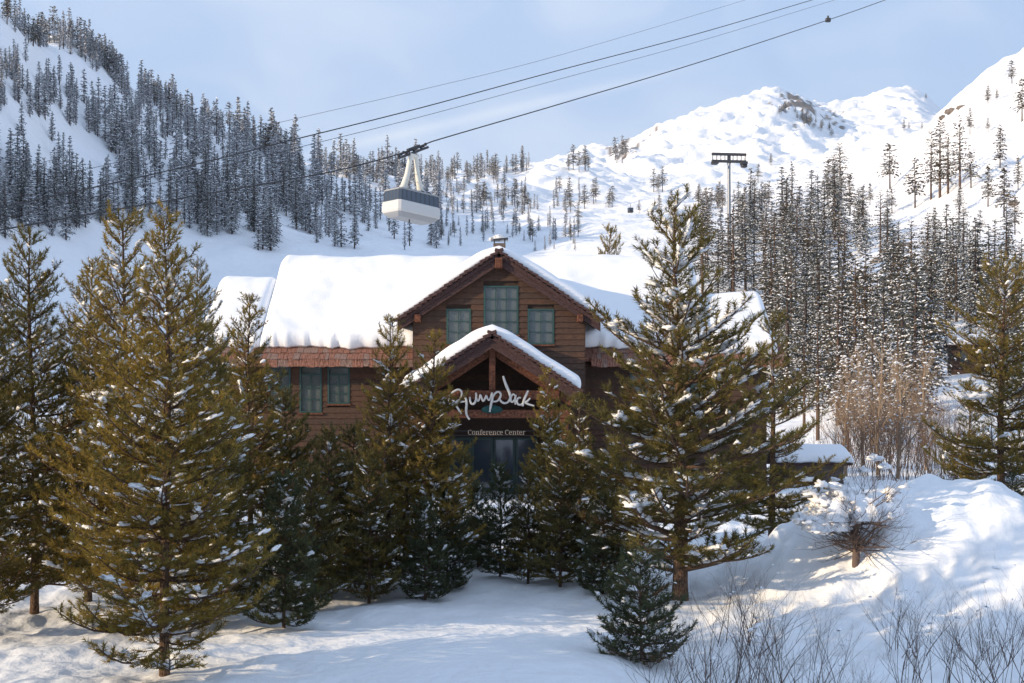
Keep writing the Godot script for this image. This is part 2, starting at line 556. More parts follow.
# A pine of needle tufts: returns its four meshes
func pine(k: Dictionary) -> Dictionary:
	rng.seed = k.seed
	var tr := mb()
	var br := mb()
	var nd := mb(true)
	var sn := mb()
	var H: float = k.h
	var r0: float = k.get("trunk", 0.011 * H)
	var tp := []
	var tw := []
	var lean: Vector3 = k.get("lean", Vector3.ZERO)
	for s in 13:
		var t := s / 12.0
		tp.append(Vector3(sin(t * 5.0 + k.seed) * 0.012 * H * t, -0.35 + (H + 0.35) * t, cos(t * 4.0 + k.seed) * 0.012 * H * t) + lean * t)
		tw.append(r0 * (pow(1.0 - t, 0.85) * (1.25 if s == 0 else 1.0)) + 0.008)
	tr.tube(tp, tw, 9)
	var on_trunk := func(y: float) -> Vector3:
		var t := clampf((y + 0.35) / (H + 0.35), 0.0, 1.0) * 12.0
		var q := mini(int(t), 11)
		return tp[q].lerp(tp[q + 1], t - q)
	var y: float = k.first * H
	var R: float = k.r
	var c1: Color = k.c1
	var c2: Color = k.c2
	var snowy: float = k.snow
	var az0 := rng.randf() * TAU
	while y < H * 0.985:
		var t := y / H
		var f := clampf((t - float(k.first)) / (1.0 - float(k.first)), 0.0, 1.0)
		var L: float = R * pow(1.0 - f, k.shape) * (float(k.get("foot", 0.72)) + (1.0 - float(k.get("foot", 0.72))) * smoothstep(0.0, k.get("belly", 0.14), f)) + 0.1
		var nb: int = k.nb if f < 0.6 else (k.nb - 1 if f < 0.8 else 4)
		az0 += 0.9 + rng.randf()
		for b in nb:
			if rng.randf() < k.get("gap", 0.06):
				continue
			var az: float = az0 + TAU * b / nb + (rng.randf() - 0.5) * 0.7
			var len := L * (0.5 + 0.68 * pow(rng.randf(), 0.8))
			var elev: float = lerpf(k.low, k.high, pow(f, 1.3)) + (rng.randf() - 0.5) * 0.3
			var oh := Vector3(cos(az), 0, sin(az))
			var base: Vector3 = on_trunk.call(y + (rng.randf() - 0.5) * float(k.whorl) * 0.7)
			var sag: float = k.get("sag", 0.1) * (1.0 - f)
			var curl: float = k.get("curl", 0.2)
			var bp := []
			var bw := []
			var rr: float = (0.006 + 0.011 * len) * k.get("limb", 1.0)
			var sw := (rng.randf() - 0.5) * 0.5
			var tone := rng.randf()
			var d1: Color = c1.lerp(c2, 0.45 * tone)
			var d2: Color = c2.lerp(c1, 0.35 * (1.0 - tone))
			if rng.randf() < 0.04:
				d1 = Color(0.2, 0.11, 0.05)
			var sv := Vector3(-oh.z, 0, oh.x)
			for s in 7:
				var q := s / 6.0
				bp.append(base + oh * (cos(elev) * len * q) + sv * (sw * len * q * q) + Vector3.UP * (len * (sin(elev) * q - sag * sin(q * PI) + curl * q * q * q)))
				bw.append(rr * (1.0 - 0.8 * q) + 0.003)
			br.tube(bp, bw, 4)
			var step: float = k.get("step", 0.088)
			var q0: float = k.get("bare", 0.1)
			var q := q0
			var side := 1.0
			while q < 1.0:
				var e := mini(int(q * 6.0), 5)
				var p: Vector3 = bp[e].lerp(bp[e + 1], q * 6.0 - e)
				var tan: Vector3 = (bp[e + 1] - bp[e]).normalized()
				var across := tan.cross(Vector3.UP).normalized() * side
				side = -side
				if rng.randf() < 0.08:
					q += step / len
					continue
				var ang := 0.7 + 0.4 * rng.randf()
				var sd := (tan * cos(ang) + across * sin(ang) + Vector3.UP * (0.12 + 0.25 * rng.randf())).normalized()
				var sl := (1.0 - q) * len * 0.42 + 0.1 + 0.1 * rng.randf()
				if sl > 0.22:
					br.tube([p, p + sd * sl], [rr * 0.4, 0.003], 3)
				var g := sl * 0.25
				while g < sl + 0.02:
					needle_tuft(nd, p + sd * g, (sd + Vector3.UP * (0.1 + 0.5 * rng.randf())).normalized(), 0.1, k.nl, k.nw, k.nn, d1, d2)
					if rng.randf() < snowy:
						var z: float = (0.022 + 0.055 * pow(rng.randf(), 2.2)) * k.get("lump", 1.0)
						snow_lump(sn, p + sd * g + Vector3.UP * (0.025 + z * 0.2), Vector3(z * (0.7 + 0.5 * rng.randf()), z * (0.5 + 0.4 * rng.randf()), z * (1.1 + 1.4 * rng.randf())), sd)
					g += k.get("tstep", 0.105)
				q += step / len * (0.75 + 0.5 * rng.randf())
			needle_tuft(nd, bp[6] - (bp[6] - bp[5]).normalized() * 0.06, (bp[6] - bp[5] + Vector3.UP * 0.08).normalized(), 0.14, k.nl, k.nw, k.nn + 8, d1, d2)
			# snow lying along the limb
			if rng.randf() < k.get("limb_snow", 0.35):
				var s0 := 0.12 + 0.4 * rng.randf()
				var s1 := minf(s0 + 0.15 + 0.4 * rng.randf(), 0.95)
				var s := s0
				while s < s1:
					var e := mini(int(s * 6.0), 5)
					var p: Vector3 = bp[e].lerp(bp[e + 1], s * 6.0 - e)
					var w: float = (0.028 + 0.03 * rng.randf()) * k.get("lump", 1.0)
					snow_lump(sn, p + Vector3.UP * (w * 0.35 + rr * 0.5), Vector3(w, w * 0.8, w * 2.6), bp[e + 1] - bp[e])
					s += 0.11 / len
			if f < 0.72 and rng.randf() < k.get("clump", 0.03):
				var p: Vector3 = bp[4 + rng.randi() % 2]
				var z: float = (0.07 + 0.09 * rng.randf()) * k.get("clump_size", 1.0)
				for m in 7:
					snow_lump(sn, p + Vector3(rng.randf() - 0.5, 0.12 + 0.35 * rng.randf(), rng.randf() - 0.5) * z * 1.9, Vector3(z, z * 0.62, z * 1.2) * (0.55 + 0.5 * rng.randf()), oh)
		y += k.whorl * (0.7 + 0.6 * rng.randf()) * (1.0 + 0.15 * f)
	needle_tuft(nd, tp[12] - Vector3.UP * 0.3, Vector3.UP, 0.34, k.nl, k.nw, 46, c1, c2)
	return {"trunk": tr.mesh(), "branches": br.mesh(), "crown": nd.mesh(), "snow": sn.mesh() if sn.v.size() else null}

func plant(m: Dictionary, called: String, label: String, group: String, where: Vector3, turn: float, scale: float, wide := 1.0) -> Node3D:
	var o := thing(called, label, "tree", where, turn, group)
	o.scale = Vector3(scale * wide, scale, scale * wide)
	part(o, "trunk", m.trunk, M["bark"])
	part(o, "branches", m.branches, M["bark"])
	part(o, "crown", m.crown, M["needles"])
	if m.snow:
		var s := part(o, "snow", m.snow, M["branch_snow"])
		s.set_meta("label", "fresh snow caught on the branches")
		s.set_meta("kind", "stuff")
	return o

# A conifer seen from afar: kite-shaped sprays along drooping boughs, snow lying on them
func conifer(k: Dictionary) -> Dictionary:
	rng.seed = k.seed
	var tr := mb(true)
	var nd := mb(true)
	var sn := mb(true)
	var H: float = k.h
	var R: float = k.r
	var kite: float = k.kite
	tr.col = k.get("bark", Color(0.085, 0.062, 0.052))
	var lx := (rng.randf() - 0.5) * 0.05 * H
	tr.tube([Vector3(0, -1.5, 0), Vector3(lx * 0.3, H * 0.5, 0), Vector3(lx, H, 0)], [0.018 * H, 0.012 * H, 0.03], 5)
	var c1: Color = k.c1
	var c2: Color = k.c2
	var y: float = H * k.first
	var dense := 1.0
	while y < H * 0.99:
		var f: float = clampf((y / H - k.first) / (1.0 - k.first), 0.0, 1.0)
		var L: float = R * (pow(1.0 - f, k.shape) * (0.75 + 0.25 * smoothstep(0.0, 0.2, f)) + 0.03) * (0.75 + 0.5 * rng.randf())
		var nb := maxi(3, int(k.nb * (0.5 + 0.6 * (1.0 - f))))
		var a0 := rng.randf() * TAU
		for b in nb:
			if rng.randf() < k.get("gap", 0.12):
				continue
			var az := a0 + TAU * b / nb + (rng.randf() - 0.5) * 0.8
			var len := L * (0.6 + 0.6 * rng.randf())
			var oh := Vector3(cos(az), 0, sin(az))
			var sv := Vector3(-oh.z, 0, oh.x)
			var base := Vector3(lx * y / H, y + (rng.randf() - 0.5) * float(k.whorl) * 1.8, 0)
			var el: float = lerpf(k.low, k.high, f)
			var n := maxi(2, int(len / (kite * 0.55)))
			for s in n:
				var q := (s + 0.6 + 0.5 * rng.randf()) / n
				var droop: float = -k.get("droop", 0.25) * q * q * len
				var p := base + oh * (len * q) + Vector3.UP * (sin(el) * len * q + droop) + sv * (rng.randf() - 0.5) * len * 0.5 * q
				var d: Vector3 = (oh + sv * (rng.randf() - 0.5) * 1.1 + Vector3.UP * (sin(el) - float(k.get("droop", 0.25)) * 1.6 * q + (rng.randf() - 0.5) * 1.1)).normalized()
				var w := d.cross(Vector3.UP + Vector3(rng.randf() - 0.5, 0, rng.randf() - 0.5) * 1.2).normalized()
				var sz := kite * (0.6 + 0.7 * rng.randf())
				nd.col = c1.lerp(c2, rng.randf())
				nd.quad(p - d * sz * 0.5, p + w * sz * 0.28, p + d * sz * 0.55, p - w * sz * 0.28)
				var w2 := d.cross(w).normalized()
				nd.tri(p - d * sz * 0.45 - w2 * sz * 0.16, p + d * sz * 0.45, p + w2 * sz * 0.2)
				if rng.randf() < k.snow:
					var up := Vector3.UP * kite * 0.15
					var z: float = sz * (0.5 + 0.5 * rng.randf()) * float(k.get("cover", 1.0))
					var o := p + up + d * sz * 0.1 * (rng.randf() - 0.5)
					var top := o + up * (0.8 + 0.6 * rng.randf())
					var e := [o - d * z * 0.5, o + w * z * 0.3, o + d * z * 0.5, o - w * z * 0.3]
					sn.col = Color(0.86, 0.87, 0.89)
					for i in 4:
						sn.tri(e[i], e[(i + 1) % 4], top)
		y += k.whorl * (0.7 + 0.6 * rng.randf())
	return {"trunk": tr, "crown": nd, "snow": sn}

func one_mesh(m: Dictionary) -> ArrayMesh:
	var b := mb(true)
	b.v.append_array(m.crown.v); b.c.append_array(m.crown.c)
	b.v.append_array(m.snow.v); b.c.append_array(m.snow.c)
	for i in m.trunk.i:
		b.v.push_back(m.trunk.v[i]); b.c.push_back(m.trunk.c[i])
	return b.mesh()

# ---------------------------------------------------------------- snow slabs on roofs
# a lies along the ridge; prof holds the (across, height) of the front eave, the ridge and the back eave
func snow_slab(t: Transform3D, a0: float, a1: float, prof: Array, thick: float, sd: int, nu := 60, nv := 40, wob := 0.12, drop := 0.0) -> ArrayMesh:
	var b := mb()
	b.smooth = true
	var l1: float = prof[0].distance_to(prof[1])
	var l2: float = prof[1].distance_to(prof[2])
	var l := l1 + l2
	var rnd := 0.75 * thick
	var top := []
	var grid := PackedVector3Array()
	var under := PackedVector3Array()
	for j in nv + 1:
		# finer steps near the edges
		var fv := j / float(nv)
		fv = 0.5 - 0.5 * cos(PI * fv) if true else fv
		for k in nu + 1:
			var fu := k / float(nu)
			fu = lerpf(fu, 0.5 - 0.5 * cos(PI * fu), 0.75)
			var a := lerpf(a0, a1, fu)
			var s := fv * l
			var jag := n_lump.get_noise_2d(a * 1.4 + sd * 17.0, sd * 3.1) * wob + n_fine.get_noise_2d(a * 1.2 + sd * 9.0, sd * 7.0) * wob * 1.6
			s += jag * (1.0 - smoothstep(0.0, 0.25, fv))
			var p: Vector2
			var nr: Vector2
			var d1: Vector2 = (prof[1] - prof[0]) / l1
			var d2: Vector2 = (prof[2] - prof[1]) / l2
			p = prof[0] + d1 * s if s < l1 else prof[1] + d2 * (s - l1)
			var w := smoothstep(-0.9, 0.9, s - l1)
			var dd := d1.lerp(d2, w).normalized()
			nr = Vector2(-dd.y, dd.x)
			if nr.y < 0: nr = -nr
			var ev := minf(fv * l, (1.0 - fv) * l)
			var eu := minf(fu, 1.0 - fu) * (a1 - a0)
			var tv := sqrt(maxf(0.0, 1.0 - pow(1.0 - minf(ev / rnd, 1.0), 2.0)))
			var tu := sqrt(maxf(0.0, 1.0 - pow(1.0 - minf(eu / rnd, 1.0), 2.0)))
			var h := thick * tv * tu * (1.0 + 0.16 * n_mid.get_noise_2d(a * 5.0 + sd * 31.0, s * 5.0) + 0.16 * n_fine.get_noise_2d(a * 0.9 + sd * 13.0, s * 0.9))
			# the ridge is rounded over
			h -= 0.22 * thick * exp(-pow((s - l1) / 0.35, 2.0))
			var over := 0.1 * thick * tv * tu
			var q := p + nr * (h + 0.03)
			var aa := a + (fu - 0.5) * 2.0 * over * 0.5
			grid.append(t * Vector3(aa, q.y, q.x))
			var u := p + nr * 0.03
			under.append(t * Vector3(a, u.y, u.x))
	var W := nu + 1
	var mid := (nv / 4) * W + nu / 2
	var turn := -1.0 if (grid[mid + 1] - grid[mid - 1]).cross(grid[mid + W] - grid[mid - W]).y < 0.0 else 1.0
	for j in nv + 1:
		for k in W:
			var e := grid[j * W + mini(k + 1, nu)] - grid[j * W + maxi(k - 1, 0)]
			var s := grid[mini(j + 1, nv) * W + k] - grid[maxi(j - 1, 0) * W + k]
			var q := e.cross(s).normalized() * turn
			if j == 0 or j == nv or k == 0 or k == nu:
				q = (grid[j * W + k] - grid[clampi(j, 2, nv - 2) * W + clampi(k, 2, nu - 2)]).normalized()
			b.put(grid[j * W + k], q)
	for j in nv:
		for k in nu:
			b.face(j * W + k, j * W + k + 1, (j + 1) * W + k + 1); b.face(j * W + k, (j + 1) * W + k + 1, (j + 1) * W + k)
	# underside
	var o := b.v.size()
	for j in nv + 1:
		for k in W:
			b.put(under[j * W + k], Vector3.DOWN)
	for j in nv:
		for k in nu:
			b.face(o + j * W + k, o + j * W + k + 1, o + (j + 1) * W + k + 1); b.face(o + j * W + k, o + (j + 1) * W + k + 1, o + (j + 1) * W + k)
	return b.mesh()

# ---------------------------------------------------------------- the lodge
const LO := Vector3(-0.6, 0.0, -54.0)

func lpart(parent: Node3D, called: String, b: MB, m: String) -> MeshInstance3D:
	return part(parent, called, b.mesh(), M[m])

func board(x0t: float, x1t: float, x0b: float, x1b: float, y0: float, y1: float, z: float) -> MB:
	# a lap board: its foot stands proud of its head
	var b := mb()
	var d := 0.05
	var p := [Vector3(x0b, y0, z), Vector3(x1b, y0, z), Vector3(x1t, y1, z), Vector3(x0t, y1, z)]
	var q := [Vector3(x0b, y0, z + d), Vector3(x1b, y0, z + d), Vector3(x1t, y1, z + 0.015), Vector3(x0t, y1, z + 0.015)]
	b.quad(q[0], q[1], q[2], q[3])
	b.quad(p[0], p[1], q[1], q[0]); b.quad(p[3], p[2], q[2], q[3])
	b.quad(p[0], q[0], q[3], p[3]); b.quad(p[1], p[2], q[2], q[1])
	return b

# boards of a wall between y0 and y1; edge gives the (left, right) of the wall at a height
func siding(wall: Node3D, y0: float, y1: float, z: float, edge: Callable, holes: Array, sd: int) -> void:
	rng.seed = sd
	var c := 0.24
	var y := y0
	while y < y1 - 0.03:
		var t := minf(y + c, y1)
		var eb: Vector2 = edge.call(y)
		var et: Vector2 = edge.call(t)
		var spans := [[eb.x, eb.y, true, true]]
		for h in holes:
			if h[2] < t - 0.02 and h[3] > y + 0.02:
				var out := []
				for s in spans:
					if h[1] <= s[0] or h[0] >= s[1]:
						out.append(s)
						continue
					if h[0] > s[0]: out.append([s[0], h[0], s[2], false])
					if h[1] < s[1]: out.append([h[1], s[1], false, s[3]])
				spans = out
		for s in spans:
			var x: float = s[0]
			while x < s[1] - 0.01:
				var x2 := minf(x + 1.1 + 1.6 * rng.randf(), s[1])
				if s[1] - x2 < 0.4:
					x2 = s[1]
				var first: bool = s[2] and x == s[0]
				var final: bool = s[3] and x2 == s[1]
				var xt := et.x if first else x
				var xu := et.y if final else x2
				if xu - xt > 0.02:
					lpart(wall, "siding_board", board(xt + 0.004, xu - 0.004, x + 0.004, x2 - 0.004, y, t - 0.006, z), ["siding", "siding_red", "siding_dull"][rng.randi() % 3])
				x = x2
		y = t

func window(parent: Node3D, x0: float, x1: float, y0: float, y1: float, z: float, cols: int, rows: int, transom := 0.0) -> void:
	var w := sub(parent, "window")
	w.position = -LO
	var f := mb()
	var e := 0.07
	f.bx(Vector3(x0, y0, z), Vector3(x0 + e, y1, z + 0.13)); f.bx(Vector3(x1 - e, y0, z), Vector3(x1, y1, z + 0.13))
	f.bx(Vector3(x0 + e, y1 - e, z), Vector3(x1 - e, y1, z + 0.128)); f.bx(Vector3(x0 + e, y0, z), Vector3(x1 - e, y0 + e, z + 0.128))
	lpart(w, "frame", f, "window_frame")
	var s := mb()
	s.bx(Vector3(x0 - 0.06, y0 - 0.07, z), Vector3(x1 + 0.06, y0 - 0.002, z + 0.19))
	lpart(w, "sill", s, "beam")
	var c := mb()
	c.bx(Vector3(x0 + 0.01, y0 + 0.01, z + 0.004), Vector3(x1 - 0.01, y1 - 0.01, z + 0.02))
	lpart(w, "curtain", c, "curtain")
	var ys := []
	var top := y1 - e
	if transom > 0.0:
		var b := mb()
		b.bx(Vector3(x0 + e, y1 - transom, z + 0.045), Vector3(x1 - e, y1 - transom + 0.06, z + 0.122))
		lpart(w, "transom_bar", b, "window_frame")
		ys.append([y1 - transom + 0.06, y1 - e, 1])
		top = y1 - transom
	for r in rows:
		ys.append([lerpf(y0 + e, top, r / float(rows)), lerpf(y0 + e, top, (r + 1) / float(rows)), cols])
	for q in ys:
		for k in q[2]:
			var xa := lerpf(x0 + e, x1 - e, k / float(q[2]))
			var xb := lerpf(x0 + e, x1 - e, (k + 1) / float(q[2]))
			var p := mb()
			var tilt := (rng.randf() - 0.5) * 0.006
			p.quad(Vector3(xa + 0.012, q[0] + 0.012, z + 0.07 + tilt), Vector3(xb - 0.012, q[0] + 0.012, z + 0.07 - tilt), Vector3(xb - 0.012, q[1] - 0.012, z + 0.07 - tilt), Vector3(xa + 0.012, q[1] - 0.012, z + 0.07 + tilt))
			lpart(w, "pane", p, "glass")
	for r in range(1, rows):
		var yy := lerpf(y0 + e, top, r / float(rows))
		var b := mb()
		b.bx(Vector3(x0 + e, yy - 0.017, z + 0.055), Vector3(x1 - e, yy + 0.017, z + 0.1))
		lpart(w, "muntin", b, "window_frame")
	for k in range(1, cols):
		var xx := lerpf(x0 + e, x1 - e, k / float(cols))
		var b := mb()
		b.bx(Vector3(xx - 0.02, y0 + e, z + 0.052), Vector3(xx + 0.02, top, z + 0.105))
		lpart(w, "muntin", b, "window_frame")

func slope_slab(a: Vector3, b: Vector3, c: Vector3, d: Vector3, th: float) -> MB:
	# a roof plane through four corners, th thick downwards
	var m := mb()
	var n := (b - a).cross(d - a).normalized()
	if n.y > 0: n = -n
	var q := [a + n * th, b + n * th, c + n * th, d + n * th]
	var p := [a, b, c, d]
	m.quad(p[0], p[1], p[2], p[3]); m.quad(q[3], q[2], q[1], q[0])
	for k in 4:
		m.quad(p[k], p[(k + 1) % 4], q[(k + 1) % 4], q[k])
	return m

func rake(roof: Node3D, a: Vector3, b: Vector3, sd: int) -> void:
	# the sawn ends of shake courses stepping up a gable edge, from eave a to apex b
	rng.seed = sd
	var n := int(a.distance_to(b) / 0.24)
	for k in n + 1:
		var p := a.lerp(b, (k + 0.25) / n)
		var dir := (b - a).normalized()
		var up := Vector3(-dir.y, dir.x, 0) if dir.x > 0 else Vector3(dir.y, -dir.x, 0)
		var m := mb()
		var x := dir.rotated(Vector3(0, 0, 1), (0.26 if dir.x > 0 else -0.26) * -1.0)
		var y := Vector3(-x.y, x.x, 0) if x.x > 0 else Vector3(x.y, -x.x, 0)
		m.box(Transform3D(Basis(x, y, Vector3(0, 0, 1)), p + up * (0.06 + 0.03 * rng.randf())), Vector3(0.3 + 0.06 * rng.randf(), 0.07 + 0.05 * rng.randf(), 0.34 + 0.06 * rng.randf()))
		lpart(roof, "shake", m, "shake_dark")

func strokes(lines: Array, px0: float, py0: float, sc: float, d: float, r: float) -> ArrayMesh:
	# handwriting: each line is a smooth curve through picture points of a zoom
	var b := mb()
	for l in lines:
		var cv := Curve3D.new()
		var w: float = l[0]
		for k in range(1, l.size()):
			var pre: Array = l[maxi(k - 1, 1)]
			var post: Array = l[mini(k + 1, l.size() - 1)]
			var q := at(px0 + l[k][0] * sc, py0 + l[k][1] * sc, d)
			var tn := (at(px0 + post[0] * sc, py0 + post[1] * sc, d) - at(px0 + pre[0] * sc, py0 + pre[1] * sc, d)) / 6.0
			cv.add_point(q, -tn, tn)
		cv.bake_interval = 0.03
		var pts := Array(cv.get_baked_points())
		var ws := []
		for k in pts.size():
			ws.append(r * w * (0.85 + 0.3 * sin(PI * k / pts.size())))
		b.tube(pts, ws, 6)
	return b.mesh()

func lodge() -> void:
	for s in [["siding_red", lin(0.06, 0.034, 0.025), lin(0.12, 0.067, 0.045), 61], ["siding_dull", lin(0.046, 0.03, 0.024), lin(0.088, 0.056, 0.043), 62]]:
		wood(s[0], s[1], s[2], Vector3(0.35, 3.0, 0.35), s[3])
	var L := thing("lodge", "brown shingled conference lodge with thick snow on its gabled roofs", "lodge", LO)
	var G := sub(L, "wall")          # walls of the long wing
	G.position = -LO
	var zf := -54.2
	var zb := -63.8
	var b := mb()
	b.bx(Vector3(-12.8, -0.6, zf - 0.2), Vector3(10.8, 5.75, zf))
	b.bx(Vector3(-12.8, -0.6, zb), Vector3(10.8, 5.75, zb + 0.2))
	b.bx(Vector3(-12.8, -0.6, zb + 0.2), Vector3(-12.6, 5.75, zf - 0.2)); b.bx(Vector3(10.6, -0.6, zb + 0.2), Vector3(10.8, 5.75, zf - 0.2))
	for e in [[-12.7, 9.1, -58.0], [-10.4, 10.1, -59.0], [8.1, 10.1, -59.0], [10.7, 8.3, -57.0]]:
		for o in [-0.1, 0.1]:
			b.tri(Vector3(e[0] + o, 5.7, zf), Vector3(e[0] + o, e[1], e[2]), Vector3(e[0] + o, 5.7, zb))
	lpart(G, "wall_core", b, "siding_dull")
	var wl := [[-9.02, -8.08, 3.34, 5.48], [-7.83, -6.89, 3.72, 5.48], [-10.35, -9.4, 3.4, 5.48]]
	var wr := [[5.0, 6.0, 3.6, 5.4], [7.6, 8.6, 3.6, 5.4]]
	siding(G, -0.5, 5.7, zf + 0.07, func(_y): return Vector2(-12.82, -4.0), wl, 101)
	siding(G, -0.5, 5.7, zf + 0.07, func(_y): return Vector2(2.9, 10.82), wr, 102)
	b = mb()
	b.bx(Vector3(-12.8, -0.5, zf + 0.001), Vector3(-4.0, 3.3, zf + 0.068)); b.bx(Vector3(-12.8, 5.5, zf + 0.001), Vector3(-4.0, 5.72, zf + 0.068))
	b.bx(Vector3(2.9, -0.5, zf + 0.001), Vector3(10.8, 3.5, zf + 0.068))
	lpart(G, "wall_core", b, "siding_dull")
	# the long roof: three lengths of it, snow on each
	var R := sub(L, "roof")
	R.position = -LO
	var lens := [[-10.6, 8.3, 10.25, -59.0, 0.62, 1], [-13.2, -10.62, 9.2, -58.0, 0.6, 2], [8.32, 11.1, 8.35, -57.0, 0.55, 3]]
	for q in lens:
		var back: float = 2.0 * q[3] + 53.2
		lpart(R, "roof_plane", slope_slab(Vector3(q[0], 5.6, -53.2), Vector3(q[1], 5.6, -53.2), Vector3(q[1], q[2], q[3]), Vector3(q[0], q[2], q[3]), 0.16), "shake")
		lpart(R, "roof_plane", slope_slab(Vector3(q[0], 5.6, back), Vector3(q[1], 5.6, back), Vector3(q[1], q[2], q[3]), Vector3(q[0], q[2], q[3]), 0.16), "shake")
		var up := 0.56 if q[5] < 3 else 0.2
		var k: float = up / (q[3] + 53.2) * (q[2] - 5.6)
		var o := part(R, "snow", snow_slab(Transform3D(), q[0] - 0.05, q[1] + 0.05, [Vector2(-53.2 - up, 5.6 - k), Vector2(q[3], q[2]), Vector2(back + 0.3, 5.6 + 0.25)], q[4], q[5], 150 if q[5] == 1 else 40, 70, 0.14), M["snow"])
		o.set_meta("label", "thick smooth snow lying on the roof")
	# split shakes of the eave, bare below the snow
	rng.seed = 77
	for span in [[-13.15, -4.25, -1], [3.3, 11.05, 1]]:
		var x: float = span[0]
		while x < span[1]:
			var w := 0.16 + 0.16 * rng.randf()
			for row in 2:
				var m := mb()
				var s := 0.8
				var t0 := 0.0 + row * 0.34 - 0.05 * rng.randf()
				var t1 := t0 + 0.46
				var nn := Vector3(0, 0.78, 0.62)
				var hgt := 0.03 + row * 0.035 + 0.015 * rng.randf()
				var a0 := Vector3(x + (row * 0.09), 5.6 + (t0 - 0.06) * s * 0.9, -53.2 - (t0 - 0.06) * 1.1) + nn * hgt
				var a1 := Vector3(x + (row * 0.09), 5.6 + t1 * s * 0.9, -53.2 - t1 * 1.1) + nn * (hgt - 0.01)
				m.beam(a0 + Vector3(w * 0.5, 0, 0), a1 + Vector3(w * 0.5, 0, 0), w - 0.012, 0.035 + 0.015 * rng.randf())
				lpart(R, "shake", m, ["shake", "shake", "shake_grey"][rng.randi() % 3])
			# sawn ends hanging down as the eave fascia
			var f := mb()
			f.bx(Vector3(x + 0.004, 5.27 - 0.05 * rng.randf(), -53.16), Vector3(x + w - 0.004, 5.57, -53.12 + 0.02 * rng.randf()))
			lpart(R, "shake", f, ["shake", "shake_grey", "shake"][rng.randi() % 3])
			x += w
	b = mb()
	b.bx(Vector3(-13.1, 5.3, -54.1), Vector3(-4.2, 5.36, -53.17)); b.bx(Vector3(3.3, 5.3, -54.1), Vector3(11.0, 5.36, -53.17))
	lpart(R, "soffit", b, "beam")
	# the cross gable
	var gx := -0.53
	var gz := -52.2
	var hw := 3.5
	var gs := 0.678
	var C := sub(L, "gable_wall")
	C.position = -LO
	var gy := 9.8
	var line := func(y: float) -> Vector2:
		var h := minf(hw, maxf(0.0, (gy - 0.2 - y) / gs))
		return Vector2(gx - h, gx + h)
	b = mb()
	var yk := gy - 0.2 - hw * gs
	b.bx(Vector3(gx - hw, -0.5, gz - 0.2), Vector3(gx + hw, yk, gz))
	for o in [0.0, -0.2]:
		b.tri(Vector3(gx - hw, yk, gz + o), Vector3(gx + hw, yk, gz + o), Vector3(gx, gy - 0.2, gz + o))
	b.bx(Vector3(gx - hw, -0.5, -54.1), Vector3(gx - hw + 0.2, yk, gz - 0.201)); b.bx(Vector3(gx + hw - 0.2, -0.5, -54.1), Vector3(gx + hw, yk, gz - 0.201))
	lpart(C, "wall_core", b, "siding_dull")
	var wg := [[-1.16, 0.26, 6.5, 8.5], [-2.68, -1.68, 6.1, 7.56], [0.64, 1.72, 6.1, 7.56]]
	siding(C, 3.9, 9.5, gz + 0.07, line, wg, 103)
	siding(C, -0.5, 3.9, gz + 0.07, func(_y): return Vector2(gx - hw, gx - 2.3), [], 104)
	siding(C, -0.5, 3.9, gz + 0.07, func(_y): return Vector2(gx + 2.3, gx + hw), [], 105)
	# side cheeks of the cross gable carry boards as well
	for s in [-1, 1]:
		var y := -0.5
		while y < yk - 0.1:
			var m := mb()
			m.bx(Vector3(gx + s * hw - 0.03 if s < 0 else gx + hw + 0.002, y, -54.12), Vector3(gx - hw - 0.002 if s < 0 else gx + s * hw + 0.03, minf(y + 0.262, yk), gz + 0.1))
			lpart(C, "siding_board", m, "siding")
			y += 0.27
	for h in wg:
		window(L, h[0], h[1], h[2], h[3], gz, 3 if h[1] - h[0] > 1.2 else 2, 4 if h[1] - h[0] > 1.2 else 3)
	for h in wl:
		window(L, h[0], h[1], h[2], h[3], zf, 2, 3, 0.55)
	for h in wr:
		window(L, h[0], h[1], h[2], h[3], zf, 2, 3, 0.5)
	var GR := sub(L, "gable_roof")
	GR.position = -LO
	gable(GR, gx, gy, 4.13, gs, -51.75, -58.3, 0.52, 5)
	# ridge beam end and brackets under the gable
	b = mb()
	b.beam(Vector3(gx, gy - 0.42, -51.6), Vector3(gx, gy - 0.42, -52.4), 0.3, 0.42)
	lpart(GR, "ridge_beam", b, "beam")
	for s in [-1, 1]:
		b = mb()
		b.beam(Vector3(gx + s * 3.3, gy - 0.42 - 3.3 * gs, -51.66), Vector3(gx + s * 3.3, gy - 0.42 - 3.3 * gs, -52.3), 0.24, 0.3)
		lpart(GR, "rafter_tail", b, "beam")
	# the porch
	var px := -0.75
	var PR := sub(L, "porch")
	PR.position = -LO
	gable(PR, px, 6.17, 3.25, 0.66, -48.0, -52.1, 0.5, 6)
	var zt := -48.45
	b = mb()
	b.beam(Vector3(px - 0.0, 4.1, zt), Vector3(px, 5.75, zt), 0.24, 0.22, Vector3(0, 0, 1))
	lpart(PR, "king_post", b, "beam")
	for s in [-1, 1]:
		b = mb()
		b.beam(Vector3(px + s * 0.02, 5.72, zt - 0.12), Vector3(px + s * 3.1, 5.72 - 3.08 * 0.66, zt - 0.12), 0.22, 0.46)
		lpart(PR, "rafter", b, "beam")
		b = mb()
		b.beam(Vector3(px + s * 2.72, -0.6, zt), Vector3(px + s * 2.72, 3.03, zt), 0.34, 0.34, Vector3(0, 0, 1))
		lpart(PR, "post", b, "beam")
		b = mb()
		b.beam(Vector3(px + s * 2.38, 3.4, -48.8), Vector3(px + s * 2.38, 3.4, -52.0), 0.3, 0.34)
		lpart(PR, "side_beam", b, "beam")
	b = mb()
	b.beam(Vector3(px - 2.55, 3.92, zt + 0.02), Vector3(px + 2.55, 3.92, zt + 0.02), 0.26, 0.34)
